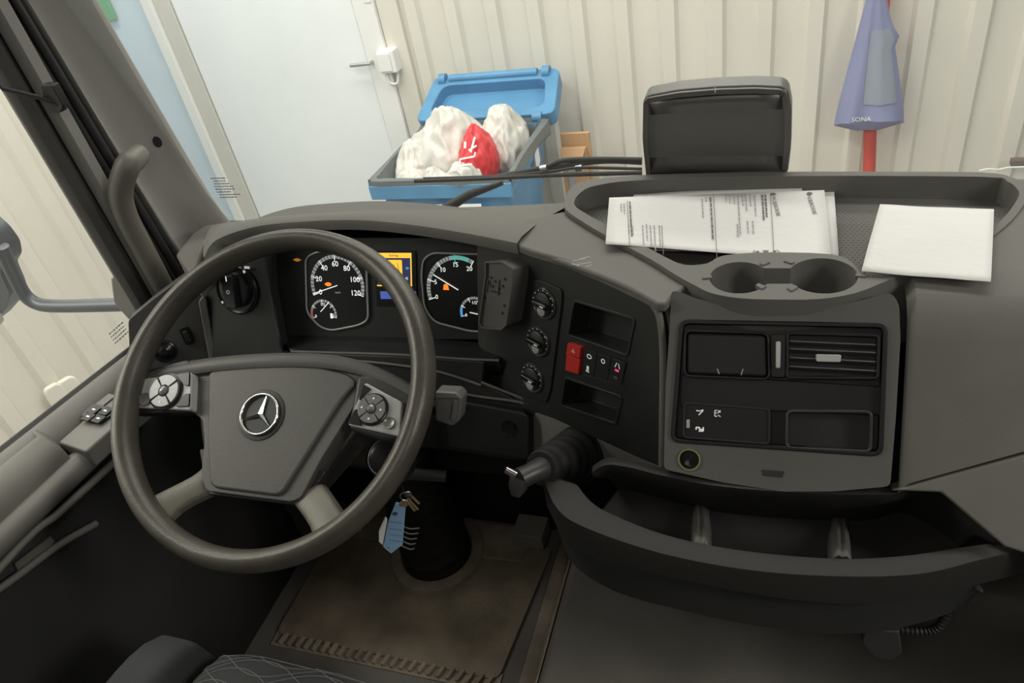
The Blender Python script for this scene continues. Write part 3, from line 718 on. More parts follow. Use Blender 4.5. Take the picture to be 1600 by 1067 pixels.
a, b = CL.px(464, 406, .002); marks('warning_lamp', CL, [circ((a, b), .006, 12, .003), rect(a-.008, b-.0008, a+.008, b+.0008)], mat('dim_amber_lamp', (.55, .25, .03), .5, emit=.4), inst, .0015, kind=None)
# display
pb = CL.px(586, 392, 0), CL.px(650, 392, 0), CL.px(652, 478, 0), CL.px(590, 478, 0)
scr = prism('display_screen', CL, rnd(list(pb), .002), 0, .002, GLOSSBLK, inst); scr['label'] = 'screen with amber warning picture on dark blue'
def q4(x0, y0, x1, y1): return pxs(CL, [(x0, y0), (x1, y0), (x1+1, y1), (x0+1, y1)], .002)
marks('screen_area', CL, [q4(589, 396, 643, 447)], NAVY, scr, .0021, kind=None)
marks('title_bar', CL, [q4(589, 395, 642, 403), q4(641, 395, 643, 447), q4(589, 445, 643, 447)], AMBER, scr, .0024, kind=None)
marks('lamp_picture', CL, [rnd(q4(605, 406, 628, 430), .002)], AMBER, scr, .0024, kind=None)
marks('lamp_strokes', CL, [bar2(CL.px(*p, .002), CL.px(*q, .002), .0009) for p, q in (((611, 411), (610, 424)), ((616, 413), (615, 417)), ((616, 420), (615, 424)), ((621, 411), (624, 424)))], INK, scr, .0027, kind=None)
marks('status_bar', CL, [q4(594, 455, 650, 467)], BLUES, scr, .0021, kind=None)
a, b = CL.px(624, 434, .002); text('screen_text', CL, 'Retarder ej', a, b, .0024, .0068, LIT, scr)
a, b = CL.px(615, 399, .002); text('screen_text', CL, 'Varning', a, b, .0027, .0055, INK, scr)
a, b = CL.px(638, 457, .002); text('screen_text', CL, '4', a, b, .0024, .009, LIT, scr)
a, b = CL.px(636, 419, .002); marks('arrow', CL, [[(a-.003, b), (a+.001, b-.003), (a+.001, b+.003)], rect(a, b-.001, a+.004, b+.001)], BLUEL, scr, .0024, kind=None)

# light switch panel, left of the instruments
LS = CL.off(.028)
lsp = thing('light_switch_panel', 'black panel with rotary headlight switch left of the dials', 'switch', LS.P(*LS.px(370, 520)))
prism('panel', LS, rnd(pxs(LS, [(322, 392), (420, 372), (424, 450), (446, 568), (330, 568), (322, 480)]), .006), -.02, 0, BLK, lsp, .002)
c = LS.px(372, 452); R = (V(LS.px(340, 452))-V(c)).length
lathe('bezel', LS, c, [(R, 0), (R*1.0, .004), (R*.93, .006), (R*.86, .004)], GLOSSBLK, lsp)
lathe('dial', LS, c, [(R*.72, .003), (R*.70, .012), (R*.60, .014)], GLOSSBLK, lsp)
prism('grip', LS, rnd([(c[0]-R*.28, c[1]-R*.66), (c[0]+R*.28, c[1]-R*.66), (c[0]+R*.28, c[1]+R*.66), (c[0]-R*.28, c[1]+R*.66)], .003), .012, .026, BLK, lsp, .003)
marks('pointer', LS, [rect(c[0]-.001, c[1]+R*.42, c[0]+.001, c[1]+R*.62)], LIT, lsp, .0262, kind=None)
marks('symbols', LS, [circ(pol(c, R*.9, 55), .003, 8), rect(c[0]+R*.55, c[1]+R*.85, c[0]+R*.8, c[1]+R*.95), circ(pol(c, R*.9, 215), .0025, 8), rect(c[0]-.003, c[1]+R*.98, c[0]+.003, c[1]+R*1.04)], WHITEP, lsp, .006, kind=None)
a, b = c; ring('symbol_ring', LS, circ((a, b), .0035, 12), circ((a, b), .0024, 12), .026, .0264, WHITEP, lsp)
# end panel towards the door
EP = Fr(LS.P(*LS.px(318, 520)), (.82, .57, 0), (.0, .25, .97))
ep = thing('side_trim', 'dark dashboard end panel with round vent and roller switch beside the door', 'trim', EP.P(*EP.px(270, 560)))
prism('panel', EP, rnd(pxs(EP, [(200, 500), (235, 470), (275, 440), (322, 408), (335, 568), (332, 625), (205, 625)]), .008), -.03, 0, mat('end_panel_grey', (.075, .075, .072), .5, bump=.2), ep, .003)
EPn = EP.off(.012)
prism('pale_edge', EPn, rnd(pxs(EPn, [(310, 472), (318, 462), (322, 466), (338, 565), (328, 568)]), .003), -.02, 0, GREYP, ep, .003)  # edge strip in a paler grey than the end panel
c = EP.px(258, 548); R = (V(EP.px(240, 548))-V(c)).length*1.1
lathe('round_vent', EP, c, [(R, 0), (R, .004), (R*.85, .006), (R*.75, .002), (R*.3, .008)], GLOSSBLK, ep)
c = EP.px(293, 524); s = .009
prism('roller_frame', EP, rnd([(c[0]-s, c[1]-s*1.9), (c[0]+s, c[1]-s*1.9), (c[0]+s, c[1]+s*1.9), (c[0]-s, c[1]+s*1.9)], .006), 0, .003, GLOSSBLK, ep, .001)
prism('roller', EP, rnd([(c[0]-s*.5, c[1]-s*1.2), (c[0]+s*.5, c[1]-s*1.2), (c[0]+s*.5, c[1]+s*1.2), (c[0]-s*.5, c[1]+s*1.2)], .003), .002, .008, BLK, ep, .002)

# lower driver cover under instruments, two swept ridges
LC = CL.off(.05)
lc = prism('knee_cover', LC, pxs(LC, [(330, 565), (455, 552), (620, 557), (756, 566), (752, 600), (866, 655), (830, 652), (826, 720), (790, 720), (700, 705), (640, 700), (330, 700)]), -.03, -.004, mat('knee_black', (.018, .018, .018), .5, bump=.2), dash, .003)
for pts in (((455, 562), (540, 563), (620, 570), (690, 582), (752, 602)), ((752, 597), (790, 612), (830, 628), (862, 643)), ((690, 610), (752, 620), (810, 628), (858, 642))):
    tube('swept_ridge', spline([LC.P(*LC.px(x, y), 0) for x, y in pts], 4), .0022, DASH, dash)
# step below the ridges with a lit top
KS = LC.off(.012)
prism('knee_step', KS, rnd(pxs(KS, [(690, 622), (760, 634), (820, 645), (828, 655), (826, 720), (700, 700)]), .006), -.03, 0, BLK, dash, .004)
ls_ = KS.px(795, 668); lathe('lock', KS, ls_, [(.012, 0), (.012, .003), (.007, .001)], GLOSSBLK, dash)

# light trim below the angled panel
TR = PA.off(-.012)
prism('lower_trim', TR, pxs(TR, [(828, 642), (870, 655), (930, 684), (1037, 732), (1042, 741), (985, 734), (948, 724), (925, 736), (880, 742), (828, 722)]), -.03, 0, GREYP, dash, .002)

# =================================================================== things on the angled panel
kp = thing('climate_knob_panel', 'black upright strip with three round heater knobs', 'control panel', PA.P(*PA.px(845, 600)))
prism('strip', PA, rnd(pxs(PA, [(833, 436), (850, 438), (880, 452), (880, 470), (862, 610), (855, 629), (815, 612), (806, 600)]), .006), 0, .003, BLK, kp, .001)
for (cx, cy), nm in (((851, 474), 'fan'), ((842, 533), 'flow'), ((833, 590), 'heat')):
    c = PA.px(cx, cy, .003); R = .0232
    kb = lathe('knob_bezel', PA, c, [(R, .002), (R, .005), (R*.93, .007), (R*.80, .004)], mat('knob_bezel_grey', (.06, .06, .06), .3), kp)
    kk = lathe('knob', PA, c, [(R*.74, .004), (R*.70, .008), (R*.62, .009)], BLK, kp)
    prism('grip', PA, rnd([(c[0]-R*.66, c[1]-R*.17), (c[0]+R*.66, c[1]-R*.17), (c[0]+R*.66, c[1]+R*.17), (c[0]-R*.66, c[1]+R*.17)], .003), .008, .016, GLOSSBLK, kk, .003, 3)
    lathe('cap', PA, (c[0], c[1]-R*.42), [(R*.36, .008), (R*.33, .010), (R*.2, .011)], POD, kk, 20)
    dots = [circ(pol(c, R*.86, a), .0008, 6) for a in range(-10, 200, 26)]
    marks('dots', PA, dots, WHITEP, kb, .0068)
    marks('pointer', PA, [rect(c[0]+R*.15, c[1]-.0008, c[0]+R*.45, c[1]+.0008)], WHITEP, kk, .0162, kind=None)
# switches
swp = thing('switch_bank', 'bank of small black rocker switches with one red hazard key', 'switch', PA.P(*PA.px(930, 590)))
def lerp2(p, q, t): return (p[0]+(q[0]-p[0])*t, p[1]+(q[1]-p[1])*t)
tl, tr, br, bl = pxs(PA, [(893, 535), (980, 566), (972, 602), (887, 578)])
def cell(u0, v0, u1, v1):
    f = lambda u, v: lerp2(lerp2(tl, tr, u), lerp2(bl, br, u), v)
    return [f(u0, v0), f(u1, v0), f(u1, v1), f(u0, v1)]
for i in range(1, 4):
    for j in range(2):
        k = prism('switch_key', PA, rnd(cell(i/4+.005, j/2+.01, (i+1)/4-.005, j/2+.49), .001), -.011, .002-.001*j, BLK, swp, .001)
        q = cell(i/4, j/2, (i+1)/4, j/2+.5); cx = sum(p[0] for p in q)/4; cy = sum(p[1] for p in q)/4; w = .0021-.001*j
        if (i, j) == (1, 0): ring('symbol', PA, circ((cx, cy), .0045, 12, .0035), circ((cx, cy), .0030, 12, .0022), w, w+.0002, WHITEP, k)
        if (i, j) == (2, 0): ring('symbol', PA, circ((cx, cy), .0036, 12), circ((cx, cy), .0022, 12), w, w+.0002, WHITEP, k)
        if (i, j) == (3, 0):
            marks('symbol', PA, [bar2((cx-.004, cy-.003), (cx-.0015, cy+.004), .0012), bar2((cx+.004, cy-.003), (cx+.0015, cy+.004), .0012)], WHITEP, k, w, .0002, None)
            marks('red_lamp', PA, [rect(cx-.003, cy-.0075, cx+.003, cy-.0055)], mat('lit_red_lamp', (1, .03, .10), .4, emit=2), k, w, .0002, None)
        if (i, j) == (1, 1): marks('symbol', PA, [rect(cx-.002, cy-.001, cx+.002, cy+.005), rect(cx-.003, cy-.004, cx+.003, cy-.002)], WHITEP, k, w, .0002, None)
        if (i, j) == (3, 1): marks('symbol', PA, [rect(cx-.003, cy-.0015, cx+.003, cy+.002)], mat('dim_mark', (.12, .12, .12), .6), k, w, .0002, None)
rk = pxs(PA, [(892, 534), (912, 541), (910, 558), (889, 552)]); rk2 = pxs(PA, [(889, 553), (910, 560), (907, 583), (887, 577)])
h = prism('hazard_key', PA, rnd(rk, .001), -.011, .006, REDB, swp, .0015); h['label'] = 'red hazard key with triangle'
prism('hazard_key', PA, rnd(rk2, .001), -.011, .005, REDB, swp, .0015)
cx = sum(p[0] for p in rk)/4; cy = sum(p[1] for p in rk)/4
marks('symbol', PA, [[(cx-.004, cy-.003), (cx+.004, cy-.003), (cx, cy+.004)]], mat('pale_red_mark', (.75, .35, .30), .5), h, .0062, .0002, None)
# device holder, front of the panel
DH = PA.off(.030)
dh = thing('phone_holder', 'empty black phone holder bracket fixed beside the rev counter', 'phone holder', DH.P(*DH.px(775, 510)))
q = rnd(pxs(DH, [(757, 408), (783, 408), (801, 420), (800, 445), (791, 508), (783, 516), (752, 513), (747, 505), (757, 430)]), .003)
bd = prism('body', DH, q, -.03, 0, mat('holder_plastic', (.10, .098, .092), .5, bump=.2), dh)
cut(bd, [prism('c', DH, inset(q, .0028), -.004, .01, DASHD)]); addbevel(bd, .0015)
marks('clip_holes', DH, [rect(a-.0018, b-.0018, a+.0018, b+.0018) for a, b in pxs(DH, [(757, 428), (786, 437), (755, 466), (785, 478), (782, 490), (771, 440), (767, 448), (777, 452), (765, 435), (783, 448)])]+[bar2(DH.px(764, 455), DH.px(779, 459), .002), bar2(DH.px(762, 440), DH.px(764, 450), .001)], DEEP, dh, -.0038, .0008)
ring('clip_frame', DH, rnd(pxs(DH, [(760, 436), (778, 438), (776, 462), (757, 459)]), .001), inset(rnd(pxs(DH, [(760, 436), (778, 438), (776, 462), (757, 459)]), .001), .0012), -.0038, -.002, DASH, dh)

# =================================================================== centre console insert
CBLK = mat('console_black', (.009, .009, .009), .5, spec=.3, bump=.15, bscale=900)
ci = thing('console_panel', 'glossy black centre console panel with vents, switch row and tray slot', 'control panel', PC.P(*PC.px(1215, 700)))
prism('backplate', PC, inset(PAN, .0006), -.03, -.012, DEEP, ci)
ring('border', PC, inset(PAN, .0004), inset(PAN, .005), -.012, .003, CBLK, ci, .0012)
mp_ = prism('middle_bar', PC, rnd(pxs(PC, [(1064, 585), (1382, 605), (1380, 650), (1062, 636)]), .002), -.014, -.003, CBLK, ci, .001)
# left closed flap
fq = pxs(PC, [(1073, 519), (1198, 523), (1200, 590), (1072, 585)])
fp = prism('storage_flap', PC, rnd(fq, .006), -.012, .002, CBLK, ci, .004, 4)
ring('flap_frame', PC, inset(rnd(fq, .006), -.003), inset(rnd(fq, .006), -.0003), -.012, .0035, CBLK, ci, .001)
marks('finger_notch', PC, [bar2(PC.px(1121, 576), PC.px(1124, 584), .001), bar2(PC.px(1161, 576), PC.px(1158, 586), .001)], POD, fp, .0022, .0002, None)
# roller between
prism('roller_housing', PC, rnd(pxs(PC, [(1205, 521), (1227, 522), (1226, 590), (1205, 589)]), .003), -.012, .003, CBLK, ci, .001)
prism('roller', PC, rnd(pxs(PC, [(1212, 533), (1220, 533), (1219, 575), (1212, 575)]), .003), .003, .009, POD, ci, .002, 3)
# right vent with slats
vt = rnd(pxs(PC, [(1231, 521), (1372, 525), (1370, 590), (1230, 589)]), .004)
vn = ring('vent_frame', PC, inset(vt, -.002), inset(vt, .001), -.012, .003, CBLK, ci, .0008)
for y in (537, 549, 563, 577):
    a0, b0 = PC.px(1233, y, 0); a1, b1 = PC.px(1369, y+3, 0)
    F_ = Fr(PC.P((a0+a1)/2, (b0+b1)/2, -.004), PC.u, (PC.v*.35+PC.n*.94))
    hw = (a1-a0)/2
    prism('slat', F_, rnd([(-hw, -.006), (hw, -.006), (hw, .006), (-hw, .006)], .001), -.0008, .0008, mat('slat_grey', (.10, .10, .10), .35), vn, .0004)
prism('vent_tab', PC, rnd(pxs(PC, [(1274, 553), (1314, 554), (1313, 566), (1275, 565)]), .002), -.004, .006, POD, ci, .0015)
# switch plate lower left
sq = rnd(pxs(PC, [(1071, 630), (1201, 640), (1201, 692), (1069, 682)]), .004)
spt = prism('switch_plate', PC, sq, -.012, .0015, CBLK, ci, .001)
ring('switch_border', PC, inset(sq, -.0018), inset(sq, .0005), -.012, .003, DEEP, ci, .0006)
def sym(pts, t=.0012): marks('symbol', PC, [bar2(PC.px(*p), PC.px(*q), t) for p, q in pts], WHITEP, spt, .0016, .0002, None)
sym([((1088, 641), (1094, 642)), ((1094, 642), (1099, 640)), ((1092, 648), (1099, 641))])
sym([((1117, 641), (1117, 650)), ((1117, 641), (1121, 641)), ((1117, 645), (1121, 645)), ((1117, 650), (1121, 650)), ((1122, 641), (1126, 644)), ((1122, 648), (1126, 651)), ((1122, 645), (1126, 641))], .0009)
sym([((1088, 667), (1094, 668)), ((1088, 667), (1088, 671)), ((1092, 670), (1099, 671)), ((1092, 673), (1099, 673)), ((1099, 667), (1099, 673))], .0016)
prism('slider', PC, rnd(pxs(PC, [(1073, 655), (1078, 655), (1078, 668), (1073, 668)]), .0008), .0015, .003, POD, ci)
# open slot lower right
oq = rnd(pxs(PC, [(1229, 641), (1362, 642), (1361, 706), (1228, 700)]), .007)
ring('slot_lip', PC, inset(oq, -.001), inset(oq, .002), -.012, .003, mat('slot_edge_grey', (.035, .035, .035), .3), ci, .0008)
# cigarette lighter
c = PC.px(1077, 718, 0)
lg_ = thing('power_socket', 'round power socket with a greenish yellow ring under the console panel', 'socket', PC.P(c[0], c[1]))
ring('lit_ring', PC, circ(c, .0128), circ(c, .0112), -.004, .002, mat('yellow_ring', (.20, .21, .06), .4), lg_, .0004)
lathe('barrel', PC, c, [(.0112, -.02), (.0112, .001), (.0100, .001), (.0098, -.010), (.004, -.010)], GLOSSBLK, lg_)
tube('plug_pin', [PC.P(c[0]-.002, c[1]-.002, -.008), PC.P(c[0]-.002, c[1]-.004, .004)], .0025, SATIN, lg_)
prism('recess_catch', PC, rnd(pxs(PC, [(1190, 733), (1226, 736), (1222, 746), (1192, 743)]), .002), 0, .001, BLK, dash, .0006)

# =================================================================== document tray with cup holders
ty = thing('document_tray', 'grey moulded tray with raised rim on top of the dashboard', 'tray', (.12, .28, .85))
blk = prism('tray_body', Z, tray2, .80, TZ, DASH, ty)
inn = [(897, 318), (908, 300), (935, 289), (1010, 281), (1240, 275), (1530, 276), (1573, 283), (1590, 296), (1590, 310), (1565, 343), (1520, 378), (1470, 402), (1420, 425), (1375, 432), (1347, 428), (1335, 412), (1300, 397), (1200, 394), (1130, 399), (1105, 411), (1068, 413), (1030, 396), (962, 359), (915, 333)]
inn2 = [tuple(atz(x, y, TZ).xy) for x, y in inn]
inn2 = [tuple(p.xy) for p in spline([(*p, 0) for p in inn2], 3, True)]
c1 = tuple(atz(1155, 433, TZ).xy); c2 = tuple(atz(1285, 430, TZ).xy)
Rc = (atz(1108, 433, TZ)-atz(1155, 433, TZ)).length*.98; Rd = (atz(1340, 430, TZ)-atz(1285, 430, TZ)).length
cy1 = prism('c', Z, circ(c1, Rc, 40), .82, 1, DASH); cy2 = prism('c', Z, circ(c2, Rd, 40), .82, 1, DASH)
sl_ = prism('c', Z, [tuple(atz(x, y, TZ).xy) for x, y in ((1180, 419), (1245, 419), (1245, 443), (1180, 443))], .82, 1, DASH)
cut(blk, [prism('c', Z, inn2, .866, 1, DASH), cy1, cy2, sl_]); addbevel(blk, .0022, 3)
# ribbed mat on the tray floor
fm = inset(inn2, .004)
bpts = []
x = -.20
vs, fs = [], []
def inside(p, poly):
    c = False; n = len(poly)
    for i in range(n):
        (x1, y1), (x2, y2) = poly[i], poly[(i+1) % n]
        if (y1 > p[1]) != (y2 > p[1]) and p[0] < (x2-x1)*(p[1]-y1)/(y2-y1)+x1: c = not c
    return c
small = inset(inn2, .012); sp_ = .0058
for i in range(int(.62/sp_)):
    for j in range(int(.36/sp_)):
        p = (-.20+i*sp_+(sp_/2 if j % 2 else 0), .11+j*sp_)
        if inside(p, small):
            k = len(vs); h = .0016
            vs += [(p[0]-h, p[1]-h, .8662), (p[0]+h, p[1]-h, .8662), (p[0]+h, p[1]+h, .8662), (p[0]-h, p[1]+h, .8662), (p[0], p[1], .8668)]
            fs += [[k, k+1, k+4], [k+1, k+2, k+4], [k+2, k+3, k+4], [k+3, k, k+4]]
o = mesh('anti_slip_dimples', vs, fs, DASH, ty); o['kind'] = 'stuff'
for p, dd in (((1103, 434), (1, 0)), ((1347, 431), (-1, 0)), ((1196, 411), (-.6, -.8)), ((1232, 409), (.6, -.8)), ((1190, 449), (-.6, .8)), ((1237, 452), (.6, .8))):
    q = atz(*p, TZ); f_ = Fr((q.x, q.y, TZ), (1, 0, 0), (0, 1, 0)); cx = V(c1) if p[0] < 1215 else V(c2)
    d_ = (cx-V((q.x, q.y))).normalized(); s_ = V((-d_.y, d_.x))*.005
    P_ = V((0, 0)); pts = [tuple(-d_*.004-s_*.8), tuple(d_*.007-s_*.55), tuple(d_*.007+s_*.55), tuple(-d_*.004+s_*.8)]
    prism('cup_tab', f_, pts, -.004, .002, DASH, ty, .001)

# papers
def sheet(name, corners, z, label, cat='paper', sag=0, group=None, n=14, zs4=None, amp=.0022):
    cs = [atz(x, y, z if not zs4 else zs4[i]) for i, (x, y) in enumerate(corners)]
    if zs4:
        f_ = Fr(cs[0], cs[1]-cs[0], cs[0]-cs[3]); cs[2] = f_.P(*f_.px(*corners[2]))
    rows = []
    for i in range(n+1):
        t = i/n; row = []
        for j in range(n+1):
            s = j/n; p = cs[0].lerp(cs[1], s).lerp(cs[3].lerp(cs[2], s), t)
            w = amp*noise.noise(V((s*2.1+z*90, t*2.3, 1)))+sag*math.sin(math.pi*t)*.5
            row.append(p+V((0, 0, w)))
        rows.append(row)
    o = grid(name, rows, PAPER, None, solid=.0003); tag(o, label, cat, group); return o, cs
zp = .902
s3, _ = sheet('document', [(1150, 300), (1302, 283), (1311, 404), (1180, 404)], .875, 'lowest printed sheet of the stack, its right end showing in the tray')
s2_, _ = sheet('document', [(990, 304), (1252, 286), (1262, 398), (1000, 390)], .88, 'middle printed sheet of the stack, sticking out behind the top one')
s1_, cs = sheet('document', [(952, 309), (1288, 297), (1300, 408), (946, 381)], zp, 'top printed letter of the stack with lines of text, in the tray left of centre', zs4=[.905, .887, .876, .903], amp=.0008)
# print follows the page: page direction runs along the tray, text reads towards the driver
pf = Fr((cs[0]+cs[1]+cs[2]+cs[3])/4+V((0, 0, .0011)), cs[1]-cs[0], cs[0]-cs[3])
def hline(x, y0, y1, t=.0007): return bar2(pf.px(x, y0), pf.px(x+(y1-y0)*.055, y1), t)
def words(x, y0, y1, t=.0016):
    out = []; y = y0
    while y < y1:
        l = random.uniform(2, 8); e = min(y+l, y1); out.append(bar2(pf.px(x+(y-y0)*.06, y), pf.px(x+(e-y0)*.06, e), t)); y = e+1.3
    return out
qs = []
for x, y0, y1 in ((1179, 304, 338), (1172, 303, 322), (1165, 303, 330), (1160, 303, 322), (1153, 303, 366), (1147, 304, 320), (1140, 304, 318), (1134, 304, 316), (1168, 345, 365), (1176, 345, 365), (1152, 350, 370)): qs += words(x, y0, y1)
for x, y0, y1 in ((1097, 311, 340), (1103, 308, 315), (1030, 352, 385), (1022, 352, 392), (1016, 352, 386), (1010, 350, 376), (1004, 352, 382), (988, 352, 368), (982, 351, 366), (975, 318, 334), (970, 318, 332)): qs += words(x, y0, y1)
marks('text_lines', pf, qs, INKL, s1_, 0, .0001)
qs = []
for x, y0, y1 in ((1110, 308, 375), (1191, 304, 344), (1196, 304, 340), (984, 315, 370)): qs += words(x, y0, y1, .0021)
marks('bold_lines', pf, qs+[hline(1115, 306, 404), hline(1204, 302, 398), hline(980, 314, 384), hline(1034, 352, 398)], INK, s1_, 0, .0001)
a, b = pf.px(1212, 322); text('letterhead', pf, 'P+S BLINCHORE', a, b, 0, .0078, INK, s1_, rot=-math.pi/2-.02, sx=.95)
a, b = pf.px(1208, 303); marks('logo', pf, [circ((a, b), .004, 6)], INK, s1_, 0, .0001, None)
a, b = pf.px(1268, 319); text('letterhead', pf, 'P+S BLINCHORE', a, b, 0, .0078, INK, s1_, rot=-math.pi/2-.02, sx=.95)
a, b = pf.px(1265, 302); marks('logo', pf, [circ((a, b), .004, 6)], INK, s1_, 0, .0001, None)
a, b = pf.px(1197, 393); marks('stamp', pf, [circ((a-.010, b), .0025, 5), circ((a+.010, b), .0025, 5), [(a-.004, b+.003), (a+.004, b+.003), (a, b-.004)], bar2((a-.016, b-.003), (a-.013, b+.004), .001), bar2((a+.016, b-.003), (a+.013, b+.004), .001)], INK, s1_, 0, .0001, None)
w2, cs = sheet('blank_sheet', [(1375, 320), (1553, 327), (1548, 441), (1346, 424)], .905, 'blank creased white sheet lying at the near right end of the tray', zs4=[.905, .905, .905, .905], sag=.006)
pf2 = Fr((cs[0]+cs[1]+cs[2]+cs[3])/4+V((0, 0, .0065)), cs[1]-cs[0], cs[0]-cs[3])

# black panel device at windscreen base
BK = Fr(aty(1120, 200, .448), (1, -.02, 0), (0, -.08, 1))
bd = thing('screen_unit', 'black rounded rectangular unit standing at the windscreen behind the tray', 'screen unit', aty(1120, 268, .448))
q = [(1004, 160), (1010, 150), (1060, 141), (1120, 136), (1180, 134), (1222, 136), (1232, 143), (1237, 170), (1236, 230), (1231, 272), (1009, 280), (1003, 220)]
qq = rnd(pxs(BK, q), .006, 4)
o = prism('casing', BK, qq, -.035, 0, mat('unit_black', (.075, .075, .070), .33, bump=.1, bscale=900), bd, .006, 4)
ring('raised_border', BK, inset(qq, .002), inset(qq, .009), -.001, .004, mat('unit_black', (0, 0, 0)), bd, .002)
rows = []
for i in range(9):
    t = i/8; rows.append([BK.P(*BK.px(1016+(1222-1016)*s, (158-12*math.sin(s*1.9))*(1-t)+268*t), .003-.007*math.sin(math.pi*t)) for s in (0, .2, .4, .6, .8, 1)])
grid('concave_face', rows, MATS['unit_black'], bd, solid=.002)
a, b = BK.px(1118, 139); marks('painted_highlight', BK, [rect(a-.0006, b-.003, a+.0006, b+.004)], TRIMW, bd, .004, .0003, None)  # white sliver painted on as a highlight at the top edge

# wipers outside
wpx = thing('wiper', 'long black wiper with twin arms lying across the outside of the windscreen', 'wiper', aty(900, 265, .52))
tube('blade', spline([aty(x, y, .51) for x, y in ((648, 283), (760, 279), (860, 274), (1003, 270))], 4), .0035, RUB, wpx)
tube('blade_edge', spline([aty(x, y, .515) for x, y in ((662, 279), (780, 275), (860, 268), (905, 262), (1003, 264))], 4), .0025, RUB, wpx)
tube('arm', spline([aty(x, y, .53) for x, y in ((776, 276), (850, 262), (880, 251), (940, 249), (1003, 250))], 4), .0045, RUB, wpx)
tube('arm_rod', spline([aty(x, y, .53) for x, y in ((850, 266), (890, 258), (945, 252), (1003, 254))], 4), .004, RUB, wpx)
for x in (850, 905): tube('joint', [aty(x-5, 264, .52), aty(x+5, 262, .52)], .006, SATIN, wpx)
w2_ = tube('second_wiper_arm', [aty(690, 330, .53), aty(735, 303, .53), aty(785, 286, .53)], [.010, .008, .004], RUB); tag(w2_, 'broad tapering wiper arm rising diagonally from the cowl in front of the bin', 'wiper')
o = tube('cable', spline([aty(1530, 267, .5), aty(1545, 264, .5), aty(1560, 265, .51), aty(1575, 262, .5), aty(1602, 261, .5)], 4), .0012, WHITEP); tag(o, 'thin pale wire at the far right of the windscreen base', 'wire')
o = box('wall_bracket', tuple(aty(1578, 258, 3.35)-V((0, .02, .0))), tuple(aty(1630, 247, 3.35)+V((0, .02, .0))), mat('bracket_brown', (.16, .13, .12), .5)); tag(o, 'small dark bracket low on the wall at the right edge', 'bracket')

# =================================================================== lower shelf
sh = thing('lower_shelf', 'long curved dark storage shelf under the centre console', 'shelf', (.12, 0, .5))
SZ = .675
Lo = [(848, 742), (872, 795), (920, 826), (1037, 865), (1178, 891), (1319, 900), (1436, 896), (1530, 874), (1620, 850)]
Li = [(900, 758), (922, 785), (955, 805), (1037, 837), (1150, 861), (1300, 875), (1410, 871), (1500, 858), (1556, 850)]
Lb = [(925, 738), (948, 726), (985, 730), (1037, 743), (1130, 760), (1270, 770), (1390, 772), (1469, 766), (1567, 848)]
Lf = [(856, 790), (885, 840), (930, 862), (1020, 893), (1178, 926), (1319, 941), (1436, 932), (1530, 910), (1630, 885)]
Lh = [(880, 850), (905, 888), (967, 924), (1060, 950), (1180, 975), (1300, 988), (1400, 980), (1500, 948), (1534, 908)]
zo = [.68, .675, .675, .675, .675, .675, .675, .68, .685]; zb = [.70, .715, .72, .72, .72, .72, .72, .715, .69]
pLo = spline([atz(x, y, z) for (x, y), z in zip(Lo, zo)], 5); pLi = spline([atz(x, y, z) for (x, y), z in zip(Li, zo[:8]+[.69])], 5)
pLb = spline([atz(x, y, z) for (x, y), z in zip(Lb, zb)], 5); pLf = spline([atz(x, y, z-.045) for (x, y), z in zip(Lf, zo)], 5)
pLh = spline([atz(x, y, .55) for x, y in Lh], 5)
fz = .605
rows = [[p+V((0, .01, .0)) for p in pLb], pLb, [V((p.x, p.y+.002, p.z-.01)) for p in pLb], [V((p.x*.95+.006, p.y+.030, .66)) for p in pLb], [V((p.x*.93+.009, p.y+.055, fz+.003)) for p in pLb], [V((a.x*.6+b.x*.4, a.y*.6+b.y*.4, fz)) for a, b in zip(pLb, pLi)],
        [V((p.x, p.y+.008, fz+.003)) for p in pLi], [p+V((0, .001, -.006)) for p in pLi], pLi, [a.lerp(b, .5)+V((0, 0, .0015)) for a, b in zip(pLi, pLo)], pLo, [p+V((0, -.001, -.006)) for p in pLo], pLf, [p+V((0, .01, -.002)) for p in pLf]]
grid('shelf_shell', rows, mat('shelf_plastic', (.024, .0235, .022), .6, spec=.35, bump=.3, bscale=900, var=.06), sh, solid=.003)
rows = [[p+V((0, .012, .0)) for p in pLf], [a.lerp(b, .5)+V((0, -.002, 0)) for a, b in zip([p+V((0, .012, 0)) for p in pLf], pLh)], pLh, [p+V((0, .08, -.03)) for p in pLh], [V((p.x, .40, .42)) for p in pLh]]
grid('under_housing', rows, BLK, sh, solid=.003)
for x0, y0, x1, y1 in ((1095, 798, 1095, 853), (1313, 818, 1316, 873)):
    a = atz(x0, y0, fz+.012); b = atz(x1, y1, SZ-.004)
    dv = grid('divider', [[V((p.x+dx, p.y, p.z+dz)) for dx, dz in ((-.012, -.02), (-.008, 0), (-.004, .006), (0, .003), (.004, .006), (.008, 0), (.012, -.02))] for p in (a+V((0, .02, -.004)), a, a.lerp(b, .5)+V((0, 0, -.003)), b)], DASHD, sh, solid=.002)
# faint seam on front face
tube('front_seam', spline([atz(x, y, .583) for x, y in ((1013, 892), (1094, 908), (1180, 920), (1225, 926))], 4), .0012, mat('olive_seam', (.09, .09, .045), .5), sh)
